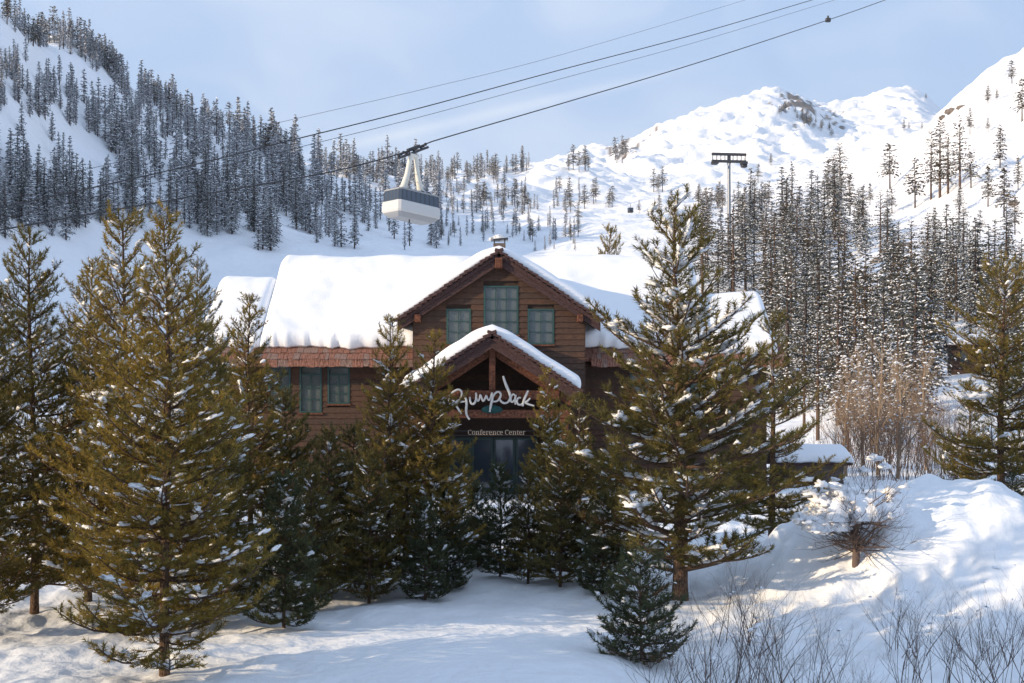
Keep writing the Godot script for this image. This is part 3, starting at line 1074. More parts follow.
	lpart(PR, "tie_beam", b, "beam")
	b = mb()
	b.beam(Vector3(px - 3.0, 3.2, zt + 0.05), Vector3(px + 3.0, 3.2, zt + 0.05), 0.32, 0.32)
	lpart(PR, "lintel_beam", b, "beam")
	# boarded sides close the porch
	for k in [-1, 1]:
		var y := -0.5
		while y < 4.2:
			var m := mb()
			m.bx(Vector3(px + k * 2.62 - 0.05, y, -52.1), Vector3(px + k * 2.62 + 0.05, minf(y + 0.26, 4.3), -48.66))
			lpart(PR, "siding_board", m, "siding_dull")
			y += 0.267
	b = mb()
	for y in [2.38, 2.56]:
		b.rod(Vector3(px - 2.55, y, -49.19), Vector3(px + 2.55, y, -49.19), 0.018)
	lpart(PR, "letter_rail", b, "steel_dark")
	# entrance under the porch
	var D := sub(L, "entrance_door")
	D.position = -LO
	b = mb()
	b.bx(Vector3(px - 2.0, -0.4, -52.12), Vector3(px + 2.0, 3.4, -52.05))
	lpart(D, "recess", b, "siding_dull")
	for k in 4:
		var x0 := px - 1.8 + k * 0.9
		b = mb()
		b.bx(Vector3(x0, 0.0, -52.04), Vector3(x0 + 0.09, 2.3, -51.98)); b.bx(Vector3(x0 + 0.79, 0.0, -52.04), Vector3(x0 + 0.88, 2.3, -51.98))
		b.bx(Vector3(x0 + 0.09, 2.2, -52.04), Vector3(x0 + 0.79, 2.3, -51.982)); b.bx(Vector3(x0 + 0.09, 0.0, -52.04), Vector3(x0 + 0.79, 0.25, -51.982))
		lpart(D, "door_frame", b, "window_frame")
		b = mb()
		b.quad(Vector3(x0 + 0.09, 0.25, -52.01), Vector3(x0 + 0.79, 0.25, -52.01), Vector3(x0 + 0.79, 2.2, -52.01), Vector3(x0 + 0.09, 2.2, -52.01))
		lpart(D, "pane", b, "cabin_glass")
	# writing: the name in white script across the porch truss, and the line below
	var S := sub(L, "sign")
	S.position = -LO
	S.set_meta("label", "white handwritten name mounted across the porch truss")
	var q := [
		[1.0, [120, 425], [108, 350], [140, 295], [190, 255], [235, 243], [268, 270], [268, 325], [240, 370], [190, 385], [150, 375], [115, 350]],
		[1.0, [175, 392], [240, 395], [310, 392]],
		[1.1, [192, 432], [225, 480], [265, 545]],
		[1.25, [285, 312], [318, 350], [330, 410], [325, 520], [340, 575], [368, 615]],
		[1.15, [372, 335], [375, 385], [395, 420], [425, 415], [445, 370], [450, 300], [440, 285]],
		[1.0, [448, 330], [470, 385], [490, 360], [500, 310], [515, 340], [535, 385], [560, 355], [575, 320], [590, 355], [612, 375], [630, 330], [645, 280]],
		[1.3, [645, 280], [650, 360], [635, 420], [618, 520]],
		[1.05, [640, 390], [655, 340], [690, 285], [730, 272], [755, 300], [745, 345], [710, 385], [670, 392], [640, 388]],
		[1.5, [785, 75], [805, 145], [835, 220], [865, 290], [872, 350], [850, 395]],
		[1.15, [850, 395], [810, 412], [770, 400], [740, 365], [728, 345]],
		[1.05, [935, 320], [910, 300], [885, 330], [880, 385], [900, 395], [930, 365], [940, 310], [935, 375], [935, 430]],
		[1.05, [1005, 345], [975, 345], [955, 385], [970, 425], [1005, 430], [1030, 410]],
		[1.3, [1095, 255], [1070, 310], [1045, 370], [1025, 450]],
		[1.1, [1120, 350], [1085, 385], [1060, 400], [1100, 425], [1170, 445]],
	]
	var sg := part(S, "script_lettering", strokes(q, 440.0, 370.0, 1.0 / 12.417, 48.18, 0.034), M["sign_white"])
	sg.set_meta("label", "looping white script lettering")
	b = mb()
	for s in [-1.9, -0.9, 0.1, 1.0]:
		b.rod(Vector3(px + s, 3.95, -48.3), Vector3(px + s, 3.95, -48.17), 0.02)
	lpart(S, "stand_off", b, "steel_dark")
	var tm := TextMesh.new()
	tm.text = "Conference Center"
	var sf := SystemFont.new()
	sf.font_names = PackedStringArray(["Droid Serif"])
	tm.font = sf
	tm.font_size = 32
	tm.pixel_size = 0.0079
	tm.depth = 0.04
	var lt := part(S, "lettering", tm, M["sign_cream"])
	lt.position = at(496.5, 432.5, 49.13)
	lt.set_meta("label", "cream serif lettering under the porch beam")
	# a teal lamp plate fixed on the beam, under the script
	b = mb()
	for k in 9:
		var a := TAU * k / 9.0
		var a2 := TAU * (k + 1) / 9.0
		var c := at(492.0, 410.0, 48.2)
		var e := func(t: float) -> Vector3: return c + Vector3(cos(t) * 0.42, sin(t) * 0.19 * (1.0 if sin(t) > 0 else 0.7), 0)
		b.tri(c + Vector3(0, 0, 0.06), e.call(a), e.call(a2))
		b.quad(e.call(a), e.call(a2), e.call(a2) + Vector3(0, 0, -0.06), e.call(a) + Vector3(0, 0, -0.06))
	lpart(S, "teal_plate", b, "teal")
	# metal flue on the ridge
	var CH := sub(L, "chimney")
	CH.position = -LO
	b = mb()
	b.bx(Vector3(-0.86, 9.9, -59.3), Vector3(-0.3, 11.25, -58.75))
	lpart(CH, "flue", b, "plank_grey")
	b = mb()
	b.bx(Vector3(-0.98, 11.42, -59.42), Vector3(-0.18, 11.49, -58.63))
	for c in [[-0.84, -59.28], [-0.36, -59.28], [-0.84, -58.81], [-0.36, -58.81]]:
		b.bx(Vector3(c[0], 11.25, c[1]), Vector3(c[0] + 0.05, 11.42, c[1] + 0.05))
	lpart(CH, "cap", b, "steel_dark")
	b = mb()
	snow_lump(b, Vector3(-0.58, 11.49, -59.02), Vector3(0.42, 0.2, 0.4), Vector3(0, 0, 1))
	lpart(CH, "snow", b, "branch_snow")

func gable(roof: Node3D, x: float, y: float, half: float, s: float, z0: float, z1: float, thick: float, sd: int) -> void:
	var ey := y - half * s
	for k in [-1, 1]:
		lpart(roof, "roof_plane", slope_slab(Vector3(x, y, z0), Vector3(x, y, z1), Vector3(x + k * half, ey, z1), Vector3(x + k * half, ey, z0), 0.14), "shake_dark")
		# the wide barge board hangs below the shakes
		var b := mb()
		var a := Vector3(x + k * half, ey - 0.2, z0 - 0.06)
		var c := Vector3(x, y - 0.2, z0 - 0.06)
		var h := 0.17
		var p := [a + Vector3(0, h, 0), c + Vector3(0, h, 0), c - Vector3(0, h + 0.12, 0), a - Vector3(0, h + 0.02, 0)]
		b.quad(p[0], p[1], p[2], p[3])
		var o := Vector3(0, 0, -0.09)
		b.quad(p[0] + o, p[1] + o, p[2] + o, p[3] + o)
		b.quad(p[2], p[3], p[3] + o, p[2] + o); b.quad(p[0], p[3], p[3] + o, p[0] + o)
		lpart(roof, "barge_board", b, "fascia")
		rake(roof, Vector3(x + k * half, ey, z0 - 0.08), Vector3(x, y, z0 - 0.08), sd * 10 + k)
	var o := part(roof, "snow", snow_slab(Transform3D(Basis(Vector3(0, 0, 1), Vector3(0, 1, 0), Vector3(1, 0, 0)), Vector3.ZERO), z1, z0 - 0.12, [Vector2(x - half - 0.02, ey), Vector2(x, y), Vector2(x + half + 0.02, ey)], thick, sd, 50, 60, 0.05), M["snow"])
	o.set_meta("label", "thick snow on the gable roof")


# ---------------------------------------------------------------- sky, ground cover
func sky_material() -> PanoramaSkyMaterial:
	var W := 2048
	var H := 1024
	var cl := FastNoiseLite.new()
	cl.seed = 21; cl.frequency = 1.0; cl.fractal_octaves = 5
	var wp := FastNoiseLite.new()
	wp.seed = 22; wp.frequency = 0.7; wp.fractal_octaves = 3
	var data := PackedFloat32Array()
	data.resize(W * H * 3)
	for j in H:
		var el := PI * 0.5 - PI * (j + 0.5) / H
		var e := maxf(sin(el), 0.0)
		var t := pow(1.0 - e, 3.2)
		var base := Vector3(0.37, 0.51, 0.76).lerp(Vector3(0.43, 0.57, 0.79), t)
		if el < -0.02:
			base = Vector3(0.55, 0.6, 0.68)
		for k in W:
			var c := base
			if el > -0.05:
				var az := fposmod((k + 0.5) / W * TAU + PI, TAU) - PI   # the texture's left edge lies ahead
				# streaks of thin high cloud, longer than they are tall, seamless round the sky
				var x := cos(az) * 2.2
				var z := sin(az) * 2.2
				var y := el * 7.0 + 0.9 * sin(az + 0.4)
				var w := wp.get_noise_3d(x * 1.3, y * 0.5, z * 1.3)
				var s := cl.get_noise_3d(x + w * 0.8, y + w * 1.2, z + w * 0.8)
				var f := smoothstep(-0.15, 0.55, s) * 0.24 + smoothstep(-0.3, 0.5, w) * 0.1 + 0.03
				if absf(az) < 0.6 and el > 0.0:
					# a vapour trail
					var px := 512.0 + F * tan(az)
					var py := HY - F * tan(el) / cos(az)
					var off := py - (150.0 - (px - 330.0) * 0.226)
					f += 0.3 * exp(-pow(off / 4.0, 2.0)) * smoothstep(120.0, 380.0, px) * (1.0 - smoothstep(560.0, 760.0, px))
				c = c.lerp(Vector3(0.86, 0.89, 0.94), clampf(f, 0.0, 0.8))
			var o := (j * W + k) * 3
			data[o] = c.x; data[o + 1] = c.y; data[o + 2] = c.z
	var im := Image.create_from_data(W, H, false, Image.FORMAT_RGBF, data.to_byte_array())
	var m := PanoramaSkyMaterial.new()
	m.panorama = ImageTexture.create_from_image(im)
	return m

func ground_material() -> void:
	var s := mat("ground_snow", lin(0.99, 1.0, 1.0), 0.6, 0.35)
	s.vertex_color_use_as_albedo = true
	s.normal_enabled = true
	s.normal_texture = noise_tex(0.012, null, 9, 1024, true, 8.0, 7)
	s.normal_scale = 0.8
	triplanar(s, Vector3(0.3, 0.3, 0.3))

# ---------------------------------------------------------------- the pines near the lodge
func on_ground(px: float, d: float, sink := 0.05) -> Vector3:
	var p := at(px, 0.0, d)
	return Vector3(p.x, ground(p.x, p.z) - sink, p.z)

func near_trees() -> void:
	var gold1 := Color(0.41, 0.285, 0.07)
	var gold2 := Color(0.14, 0.118, 0.035)
	var green1 := Color(0.25, 0.19, 0.055)
	var green2 := Color(0.085, 0.085, 0.032)
	var blue1 := Color(0.12, 0.13, 0.065)
	var blue2 := Color(0.055, 0.07, 0.042)
	var base := {"first": 0.07, "whorl": 0.26, "nb": 6, "shape": 0.8, "low": 0.0, "high": 0.85, "nl": 0.088, "nw": 0.015, "nn": 18, "snow": 0.1, "limb_snow": 0.18, "lump": 0.85, "clump": 0.006}
	var kinds := {
		"a": {"seed": 11, "h": 7.0, "r": 1.75, "c1": gold1, "c2": gold2, "snow": 0.13, "limb_snow": 0.25},
		"b": {"seed": 12, "h": 7.4, "r": 1.85, "c1": gold1, "c2": gold2, "first": 0.14},
		"c": {"seed": 13, "h": 7.2, "r": 1.9, "c1": green1, "c2": green2, "first": 0.1},
		"d": {"seed": 14, "h": 6.2, "r": 1.35, "c1": gold1, "c2": green2, "shape": 0.75},
		"e": {"seed": 15, "h": 6.0, "r": 1.3, "c1": gold1, "c2": gold2, "first": 0.16, "shape": 0.8},
		"f": {"seed": 16, "h": 5.6, "r": 1.35, "c1": green1, "c2": green2},
		"g": {"seed": 17, "h": 2.6, "r": 0.75, "c1": blue1, "c2": blue2, "first": 0.06, "whorl": 0.17, "nl": 0.075, "shape": 0.8, "step": 0.07, "tstep": 0.08, "nn": 20, "snow": 0.05, "limb_snow": 0.08},
		"i": {"seed": 18, "h": 3.4, "r": 0.95, "c1": green1, "c2": blue2, "first": 0.08, "whorl": 0.2, "nl": 0.08, "step": 0.075, "tstep": 0.085, "nn": 20, "snow": 0.05, "limb_snow": 0.08},
		"big": {"seed": 19, "h": 8.5, "r": 3.3, "foot": 0.62, "belly": 0.3, "c1": green1, "c2": green2, "first": 0.07, "whorl": 0.32, "nb": 6, "shape": 0.8, "low": 0.0, "high": 0.75, "nl": 0.13, "nw": 0.017, "nn": 18, "gap": 0.1, "trunk": 0.17, "limb": 1.5, "bare": 0.24, "step": 0.12, "sag": -0.02, "curl": 0.22, "snow": 0.075, "lump": 1.4, "limb_snow": 0.65, "clump": 0.05, "clump_size": 1.3},
		"bush": {"seed": 20, "h": 1.9, "r": 0.85, "c1": blue1, "c2": blue2, "first": 0.03, "whorl": 0.17, "nb": 6, "shape": 0.5, "low": 0.1, "nl": 0.09, "nn": 20},
		"edge": {"seed": 21, "h": 8.0, "r": 2.5, "c1": gold1, "c2": green2, "first": 0.2, "whorl": 0.4, "shape": 0.6, "nl": 0.1, "trunk": 0.13, "snow": 0.05, "clump": 0.07, "clump_size": 1.6, "limb_snow": 0.3},
		"open": {"seed": 22, "h": 7.0, "r": 2.0, "c1": green1, "c2": green2, "first": 0.12, "whorl": 0.42, "shape": 0.55, "nl": 0.1, "gap": 0.1, "snow": 0.03, "clump": 0.02, "trunk": 0.12},
	}
	var made := {}
	for k in kinds:
		var d: Dictionary = base.duplicate()
		d.merge(kinds[k], true)
		made[k] = pine(d)
		made[k].h = d.h
	# kind, picture column, top, distance, turn, width, label
	var grove := "young pines standing before the lodge"
	var list := [
		["a", 165, 220, 19.4, 0.3, 1.0, "tall golden-green pine nearest the camera, its whole trunk bare at the foot"],
		["b", 128, 214, 23.0, 1.9, 1.0, "golden pine close behind the nearest tall pine, its top just to the left"],
		["c", 34, 232, 26.0, 0.8, 1.0, "dark green pine with slender top, second from the left edge"],
		["c", -28, 262, 23.5, 4.0, 1.0, "pine cut by the left edge of the picture"],
		["b", 88, 262, 27.5, 3.6, 1.0, "pine filling the gap between the two left groups of tops"],
		["f", 205, 330, 25.0, 2.6, 1.0, "shorter pine in front of the lower left roof corner"],
		["d", 250, 297, 30.0, 0.0, 1.0, "slim pine whose tip overlaps the snowy left roof"],
		["i", 286, 392, 31.0, 0.9, 0.95, "small pine under the left wing windows"],
		["g", 284, 482, 24.0, 0.4, 1.0, "small blue-green pine low in the snow at the left of the clearing"],
		["i", 330, 432, 28.0, 2.2, 1.05, "small dark pine left of the central pair of pines"],
		["d", 389, 318, 29.0, 2.4, 0.95, "pine with a bare dark trunk foot, left of the central pair"],
		["e", 431, 333, 29.3, 1.1, 1.0, "snow-flecked pine directly left of the porch sign"],
		["i", 352, 428, 31.0, 4.4, 1.1, "small pine half hidden behind the central pair"],
		["g", 425, 505, 27.6, 3.0, 1.0, "low pine at the foot of the snow-flecked pine left of the sign"],
		["i", 462, 452, 33.0, 5.2, 1.0, "small pine under the left end of the porch sign"],
		["g", 500, 470, 30.0, 1.4, 1.0, "small pine standing alone below the middle of the porch"],
		["g", 478, 488, 31.5, 2.9, 1.0, "tiny dark pine left of the small one below the porch"],
		["e", 549, 368, 31.0, 3.3, 0.85, "slim pine directly right of the porch sign"],
		["i", 528, 470, 29.5, 0.2, 0.95, "small pine at the foot of the slim pine right of the sign"],
		["f", 580, 398, 29.5, 5.0, 1.0, "dark pine between the porch and the big spreading pine"],
		["f", 612, 420, 32.5, 1.2, 1.1, "pine partly hidden by the left boughs of the big spreading pine"],
		["big", 680, 198, 27.0, 0.6, 1.0, "big spreading pine with long snowy boughs right of the lodge gable"],
		["bush", 641, 560, 21.5, 0.0, 1.05, "low bushy young pine at the foot of the big spreading pine"],
		["open", 772, 318, 33.0, 2.0, 1.0, "dark pine behind the right boughs of the big spreading pine"],
		["edge", 1002, 262, 32.0, 1.0, 1.0, "pine at the right edge with heavy clumps of snow"],
		["f", 968, 385, 35.0, 0.2, 1.0, "smaller pine with a sunlit tan trunk beside the right edge pine"],
		["i", 312, 470, 26.5, 1.7, 1.0, "small pine between the blue-green one and the central pair"],
		["i", 369, 455, 27.5, 0.5, 1.0, "small pine touching the bare trunk of the central pair"],
		["i", 408, 440, 31.5, 3.9, 1.0, "small pine seen between the two trunks of the central pair"],
		["g", 447, 492, 29.0, 2.1, 1.0, "low pine right of the snow-flecked pine by the sign"],
		["i", 560, 448, 28.6, 0.8, 1.0, "small pine right of the porch, in front of the dark pines"],
		["g", 603, 500, 27.5, 5.5, 1.1, "low pine under the left boughs of the big spreading pine"],
		["f", 222, 372, 28.0, 4.1, 1.0, "pine between the nearest tall pine and the slim roof-high pine"],
		["d", 609, 228, 74.0, 0.7, 0.8, "lone dark treetop rising behind the lodge ridge right of the gable"],
		["c", 196, 262, 44.0, 2.9, 0.9, "dark pine behind the grove, left of the lower roof end"],
		["g", 1012, 475, 30.5, 4.6, 1.3, "low snowy pine at the foot of the right edge pine"],
	]
	for q in list:
		var p := on_ground(q[1], q[3])
		var top := at(q[1], q[2], q[3]).y
		plant(made[q[0]], "pine_tree", q[6], grove, p, q[4], (top - p.y) / made[q[0]].h, q[5])
	# more of the same grove stands left of the picture; its shade falls across the clearing
	for q in [["b", -8.5, -15.0, 1.1, 0.4], ["a", -8.2, -12.8, 1.25, 1.1], ["c", -11.2, -14.6, 1.25, 2.7], ["a", -10.8, -9.6, 1.3, 0.7], ["c", -10.0, -12.0, 1.25, 1.3], ["a", -12.4, -13.6, 1.15, 2.2], ["b", -8.4, -10.6, 1.1, 3.4], ["c", -13.5, -10.0, 1.4, 5.0], ["b", -18.0, -8.5, 1.9, 0.2], ["c", -19.5, -5.5, 2.0, 2.0], ["a", -17.0, -3.5, 1.9, 4.0], ["c", -21.0, -1.0, 2.1, 3.0], ["b", -22.5, -8.0, 2.2, 5.5], ["a", -25.0, -5.0, 2.3, 1.5]]:
		plant(made[q[0]], "pine_tree", "pine standing outside the picture beyond its left edge", "pines outside the picture", Vector3(q[1], ground(q[1], q[2]) - 0.05, q[2]), q[4], q[3])

# ---------------------------------------------------------------- trees on the slopes
func far_label(t: Array, wide: float) -> String:
	# what one can see of a far tree: its height, its crown and what it stands by
	var p: Vector3 = t[0]
	var px := 512.0 + F * p.x / -p.z
	var py := HY - F * (p.y - CAMY) / -p.z
	var zone: int = t[3]
	var tall: float = t[4] / [36.0, 18.0, 18.0, 40.0, 85.0][zone]
	var size := "tall" if tall > 1.15 else ("short" if tall < 0.8 else "middle-sized")
	var crown := ("slim" if wide < 0.97 else ("broad" if wide > 1.08 else "even")) + (" open-crowned pine" if t[2] else " snow-dusted conifer")
	var by := ""
	if zone == 0:
		var up := py - crest(px)
		by = ("on the crest of" if up < 14.0 else ("high on" if up < 55.0 else ("halfway up" if up < 110.0 else "at the foot of"))) + " the shaded hillside, "
		by += "by the left edge" if px < 40 else ("above the tallest near pines" if px < 110 else ("right of near pine tops" if px < 190 else ("above the low left roof" if px < 275 else ("left of the tram cabin" if px < 378 else "under the tram cabin"))))
	elif zone == 1:
		by = "on the rolling ridge " + ("left of the tram" if px < 400 else ("right of the tram" if px < 480 else "below the rocky shoulder"))
	elif zone == 2:
		by = "in a clump on the valley side " + ("left of the lift tower" if px < 700 else ("around the lift tower" if px < 770 else "below the rocky peak"))
	elif zone == 3:
		by = "on the bright slope " + ("at the skyline" if py < 65 else ("under the skyline" if py < 140 else ("in the middle group" if px < 980 else "by the right edge")))
	else:
		by = "in the right wood " + ("round the lift tower's foot" if px < 770 else ("left of the high chalet" if px < 845 else ("beside the high chalet" if px < 905 else ("above the lower chalet" if px < 985 else "by the right edge")))) + (", back rows" if py < 275 else (", middle rows" if py < 340 else ", front rows"))
	return size + " " + crown + " " + by

func inside(p: Vector2, poly: Array) -> bool:
	return Geometry2D.is_point_in_polygon(p, PackedVector2Array(poly))

func far_trees() -> void:
	var frost1 := Color(0.15, 0.16, 0.17)
	var frost2 := Color(0.4, 0.41, 0.43)
	var dark1 := Color(0.06, 0.068, 0.06)
	var dark2 := Color(0.17, 0.17, 0.155)
	var warm1 := Color(0.07, 0.062, 0.046)
	var warm2 := Color(0.15, 0.12, 0.085)
	var small := []   # one mesh each, for trees a few tens of pixels tall
	var large := []   # with parts, for the nearer ones
	for k in 6:
		small.append(conifer({"seed": 200 + k, "h": 18.0, "r": 1.7 + 0.35 * (k % 3), "first": 0.08 + 0.03 * (k % 4), "whorl": 0.7, "nb": 6, "kite": 1.15, "shape": 0.62, "low": -0.1, "high": 0.5, "snow": 0.92, "cover": 1.2, "c1": frost1, "c2": frost2, "gap": 0.15}))
	for k in 3:
		small.append(conifer({"seed": 230 + k, "h": 16.0, "r": 3.0 + 0.4 * k, "first": 0.25 + 0.06 * k, "whorl": 0.62, "nb": 8, "kite": 1.1, "shape": 0.5, "low": 0.0, "high": 0.6, "snow": 0.6, "c1": warm1, "c2": warm2, "gap": 0.25}))
	for k in 5:
		large.append(conifer({"seed": 260 + k, "h": 16.0, "r": 2.7 + 0.35 * (k % 3), "first": 0.06 + 0.04 * (k % 3), "whorl": 0.42, "nb": 8, "kite": 0.52, "shape": 0.68, "low": -0.12, "high": 0.5, "snow": 0.4, "c1": dark1, "c2": dark2, "droop": 0.3}))
	for k in 3:
		large.append(conifer({"seed": 280 + k, "h": 16.0, "r": 2.7 + 0.3 * k, "first": 0.2 + 0.06 * k, "whorl": 0.5, "nb": 7, "kite": 0.55, "shape": 0.5, "low": 0.0, "high": 0.6, "snow": 0.4, "c1": warm1, "c2": warm2, "gap": 0.2, "bark": Color(0.12, 0.08, 0.06)}))
	var small_m := []
	for m in small:
		small_m.append(one_mesh(m))
	var large_m := []
	for m in large:
		large_m.append({"trunk": m.trunk.mesh(), "crown": m.crown.mesh(), "snow": m.snow.mesh()})
	var trees := []   # [where, height, kind of tree, group, pixel height]
	rng.seed = 900
	var add := func(px: float, py: float, hpx: float, zone: int, pineish: bool, d0 := 75.0) -> void:
		var p := hit(px, py, d0)
		if p == Vector3.INF:
			return
		var h := hpx * -p.z / F
		trees.append([p, h, pineish, zone, hpx])
	var holes := [
		[Vector2(-10, 5), Vector2(60, 52), Vector2(112, 84), Vector2(100, 108), Vector2(40, 74), Vector2(-10, 52)],
		[Vector2(-10, 112), Vector2(60, 122), Vector2(116, 160), Vector2(124, 210), Vector2(70, 196), Vector2(28, 168), Vector2(-10, 150)],
		[Vector2(132, 126), Vector2(148, 126), Vector2(216, 186), Vector2(205, 196)],
		[Vector2(150, 182), Vector2(164, 186), Vector2(178, 218), Vector2(160, 222)],
		[Vector2(262, 212), Vector2(278, 214), Vector2(318, 250), Vector2(285, 250)],
		[Vector2(-10, 235), Vector2(150, 228), Vector2(262, 240), Vector2(230, 262), Vector2(-10, 275)],
		[Vector2(330, 180), Vector2(380, 182), Vector2(375, 205), Vector2(345, 200)],
	]
	# shaded hillside: trees on it, thick along the crest and in bands down it
	var tries := 0
	var n := 0
	while n < 700 and tries < 9000:
		tries += 1
		var px := -20.0 + 460.0 * rng.randf()
		var py := 12.0 + 240.0 * rng.randf()
		if py < crest(px) + 1.0:
			continue
		var q := Vector2(px, py)
		var bad := false
		for h in holes:
			if inside(q, h):
				bad = true
		if bad and rng.randf() > 0.04:
			continue
		if n_mid.get_noise_2d(px * 0.7, py * 0.7) < -0.18 and rng.randf() < 0.75:
			continue
		if px > 330.0 and rng.randf() < 0.3:
			continue
		add.call(px, py, lerpf(26.0, 46.0, smoothstep(40.0, 230.0, py)) * (0.55 + 0.7 * rng.randf()) * (0.8 if px > 300 else 1.0), 0, false)
		n += 1
	for k in 130:   # along the crest
		var px := 6.0 + 300.0 * rng.randf()
		add.call(px, crest(px) + 2.0 + 9.0 * rng.randf(), 18.0 + 16.0 * rng.randf(), 0, rng.randf() < 0.4)
	for q in [[37, 214, 62], [30, 216, 48], [44, 212, 55], [90, 212, 40], [5, 238, 58], [66, 240, 46], [52, 236, 40], [74, 210, 34]]:
		add.call(q[0], q[1], q[2], 0, false)
	# the rolling ridge beyond
	for k in 120:
		var px := 320.0 + 215.0 * rng.randf()
		add.call(px, crest(px) + 2.0 + 12.0 * pow(rng.randf(), 1.5), 13.0 + 13.0 * rng.randf(), 1, rng.randf() < 0.4)
	for k in 110:
		var px := 430.0 + 150.0 * rng.randf()
		add.call(px, 188.0 + 58.0 * rng.randf(), 9.0 + 14.0 * rng.randf(), 1, rng.randf() < 0.3)
	for q in [[545, 250, 15], [554, 249, 9], [575, 250, 13], [535, 251, 11]]:
		add.call(q[0], q[1], q[2], 1, false)
	# clumps on the sunny valley side
	for c in [[500, 205, 26, 7, 8], [525, 212, 26, 6, 6], [660, 193, 7, 4, 4], [655, 214, 22, 5, 5], [712, 208, 14, 8, 9], [738, 210, 20, 8, 10], [765, 208, 10, 5, 6], [802, 207, 6, 4, 3], [590, 205, 25, 8, 8], [620, 160, 12, 5, 5], [585, 172, 20, 6, 6]]:
		for k in c[4]:
			add.call(c[0] + (rng.randf() - 0.5) * 2.0 * c[2], c[1] + (rng.randf() - 0.5) * c[3], 12.0 + 14.0 * rng.randf(), 2, true)
	for k in 26:
		var px := 778.0 + 55.0 * rng.randf()
		add.call(px, 106.0 + (px - 778.0) * 0.45 + 8.0 * rng.randf(), 5.0 + 6.0 * rng.randf(), 2, true, 1500.0)
	# sunny slope at the right: open, single trees
	for q in [[997, 57, 23], [1013, 54, 9], [987, 62, 7], [1012, 84, 24], [988, 104, 19], [997, 100, 12], [970, 134, 26], [988, 132, 14], [915, 208, 49], [931, 200, 72], [940, 198, 80], [948, 194, 60], [960, 189, 72], [971, 189, 38], [1000, 168, 42], [1004, 217, 50], [988, 207, 42], [890, 189, 46], [892, 213, 25], [1022, 122, 44], [904, 131, 11], [909, 130, 8], [922, 131, 9], [926, 99, 6], [1018, 190, 34], [960, 212, 26], [840, 204, 62], [828, 206, 48], [834, 208, 54], [850, 214, 40], [980, 240, 30], [1015, 235, 40], [870, 205, 22], [758, 182, 18], [771, 165, 12]]:
		add.call(q[0], q[1], q[2], 3, true)
	# the snowy wood at the right, behind the sheds
	n = 0
	tries = 0
	while n < 175 and tries < 3000:
		tries += 1
		var px := 700.0 + 340.0 * rng.randf()
		var py := 236.0 + 190.0 * pow(rng.randf(), 1.25)
		if inside(Vector2(px, py), [Vector2(855, 215), Vector2(1030, 195), Vector2(1030, 262), Vector2(900, 268), Vector2(872, 290)]) and rng.randf() > 0.25:
			continue
		if (px > 948.0 and px < 998.0 and py > 352.0 and py < 450.0) or (px > 845.0 and px < 882.0 and py > 285.0 and py < 330.0):
			continue
		if px < 760.0 and py > 300.0:
			continue
		add.call(px, py, lerpf(52.0, 150.0, (py - 236.0) / 190.0) * (0.62 + 0.5 * rng.randf()), 4, rng.randf() < 0.28)
		n += 1
	for q in [[848, 452, 120], [872, 446, 150], [898, 450, 128], [924, 448, 140], [818, 440, 118], [884, 432, 160], [838, 425, 140], [915, 425, 165]]:
		add.call(q[0], q[1], q[2], 4, q[2] < 142, 60.0)
	for k in 22:
		add.call(735.0 + 130.0 * rng.randf(), 232.0 + 20.0 * rng.randf(), 40.0 + 38.0 * rng.randf(), 4, rng.randf() < 0.3)
	trees.sort_custom(func(a, b): return a[4] > b[4])
	var groups := ["conifers on the shaded hillside", "conifers on the rolling ridge", "conifers on the valley side", "pines on the bright slope", "conifers in the wood on the right"]
	var rest := {}
	for k in trees.size():
		var t: Array = trees[k]
		var big: bool = t[4] > 52.0
		var i: int = (rng.randi() % 5 if not t[2] else 5 + rng.randi() % 3) if big else (rng.randi() % 6 if not t[2] else 6 + rng.randi() % 3)
		var full := 16.0 if big or t[2] else 18.0
		var sc: float = t[1] / full
		var wide := sc * (0.85 + 0.35 * rng.randf())
		var turn := rng.randf() * TAU
		var where: Vector3 = t[0]
		where.y = ground(where.x, where.z) - 0.15
		if k < 296:
			var L := [far_label(t, wide / sc), groups[t[3]]]
			if big:
				var o := thing("conifer", L[0], "tree", where, turn, L[1])
				o.scale = Vector3(wide, sc, wide)
				part(o, "trunk", large_m[i].trunk, M["far_tree"])
				part(o, "crown", large_m[i].crown, M["far_tree"])
				part(o, "snow", large_m[i].snow, M["far_tree"]).set_meta("kind", "stuff")
			else:
				var o := part(self, "conifer", small_m[i], M["far_tree"])
				o.position = where
				o.rotation.y = turn
				o.scale = Vector3(wide, sc, wide)
				tag(o, L[0], "tree", L[1])
		else:
			if not rest.has(i):
				rest[i] = []
			rest[i].append(Transform3D(Basis(Vector3.UP, turn).scaled(Vector3(wide, sc, wide)), where))
	print("far trees: ", trees.size())
	var W := thing("distant_forest", "scattered tiny conifers far up the snowy slopes", "forest")
	W.set_meta("kind", "stuff")
	for i in rest:
		var mm := MultiMesh.new()
		mm.transform_format = MultiMesh.TRANSFORM_3D
		mm.mesh = small_m[i]
		mm.instance_count = rest[i].size()
		for k in rest[i].size():
			mm.set_instance_transform(k, rest[i][k])
		var o := MultiMeshInstance3D.new()
		o.name = "conifers"
		o.multimesh = mm
		o.material_override = M["far_tree"]
		W.add_child(o, true)

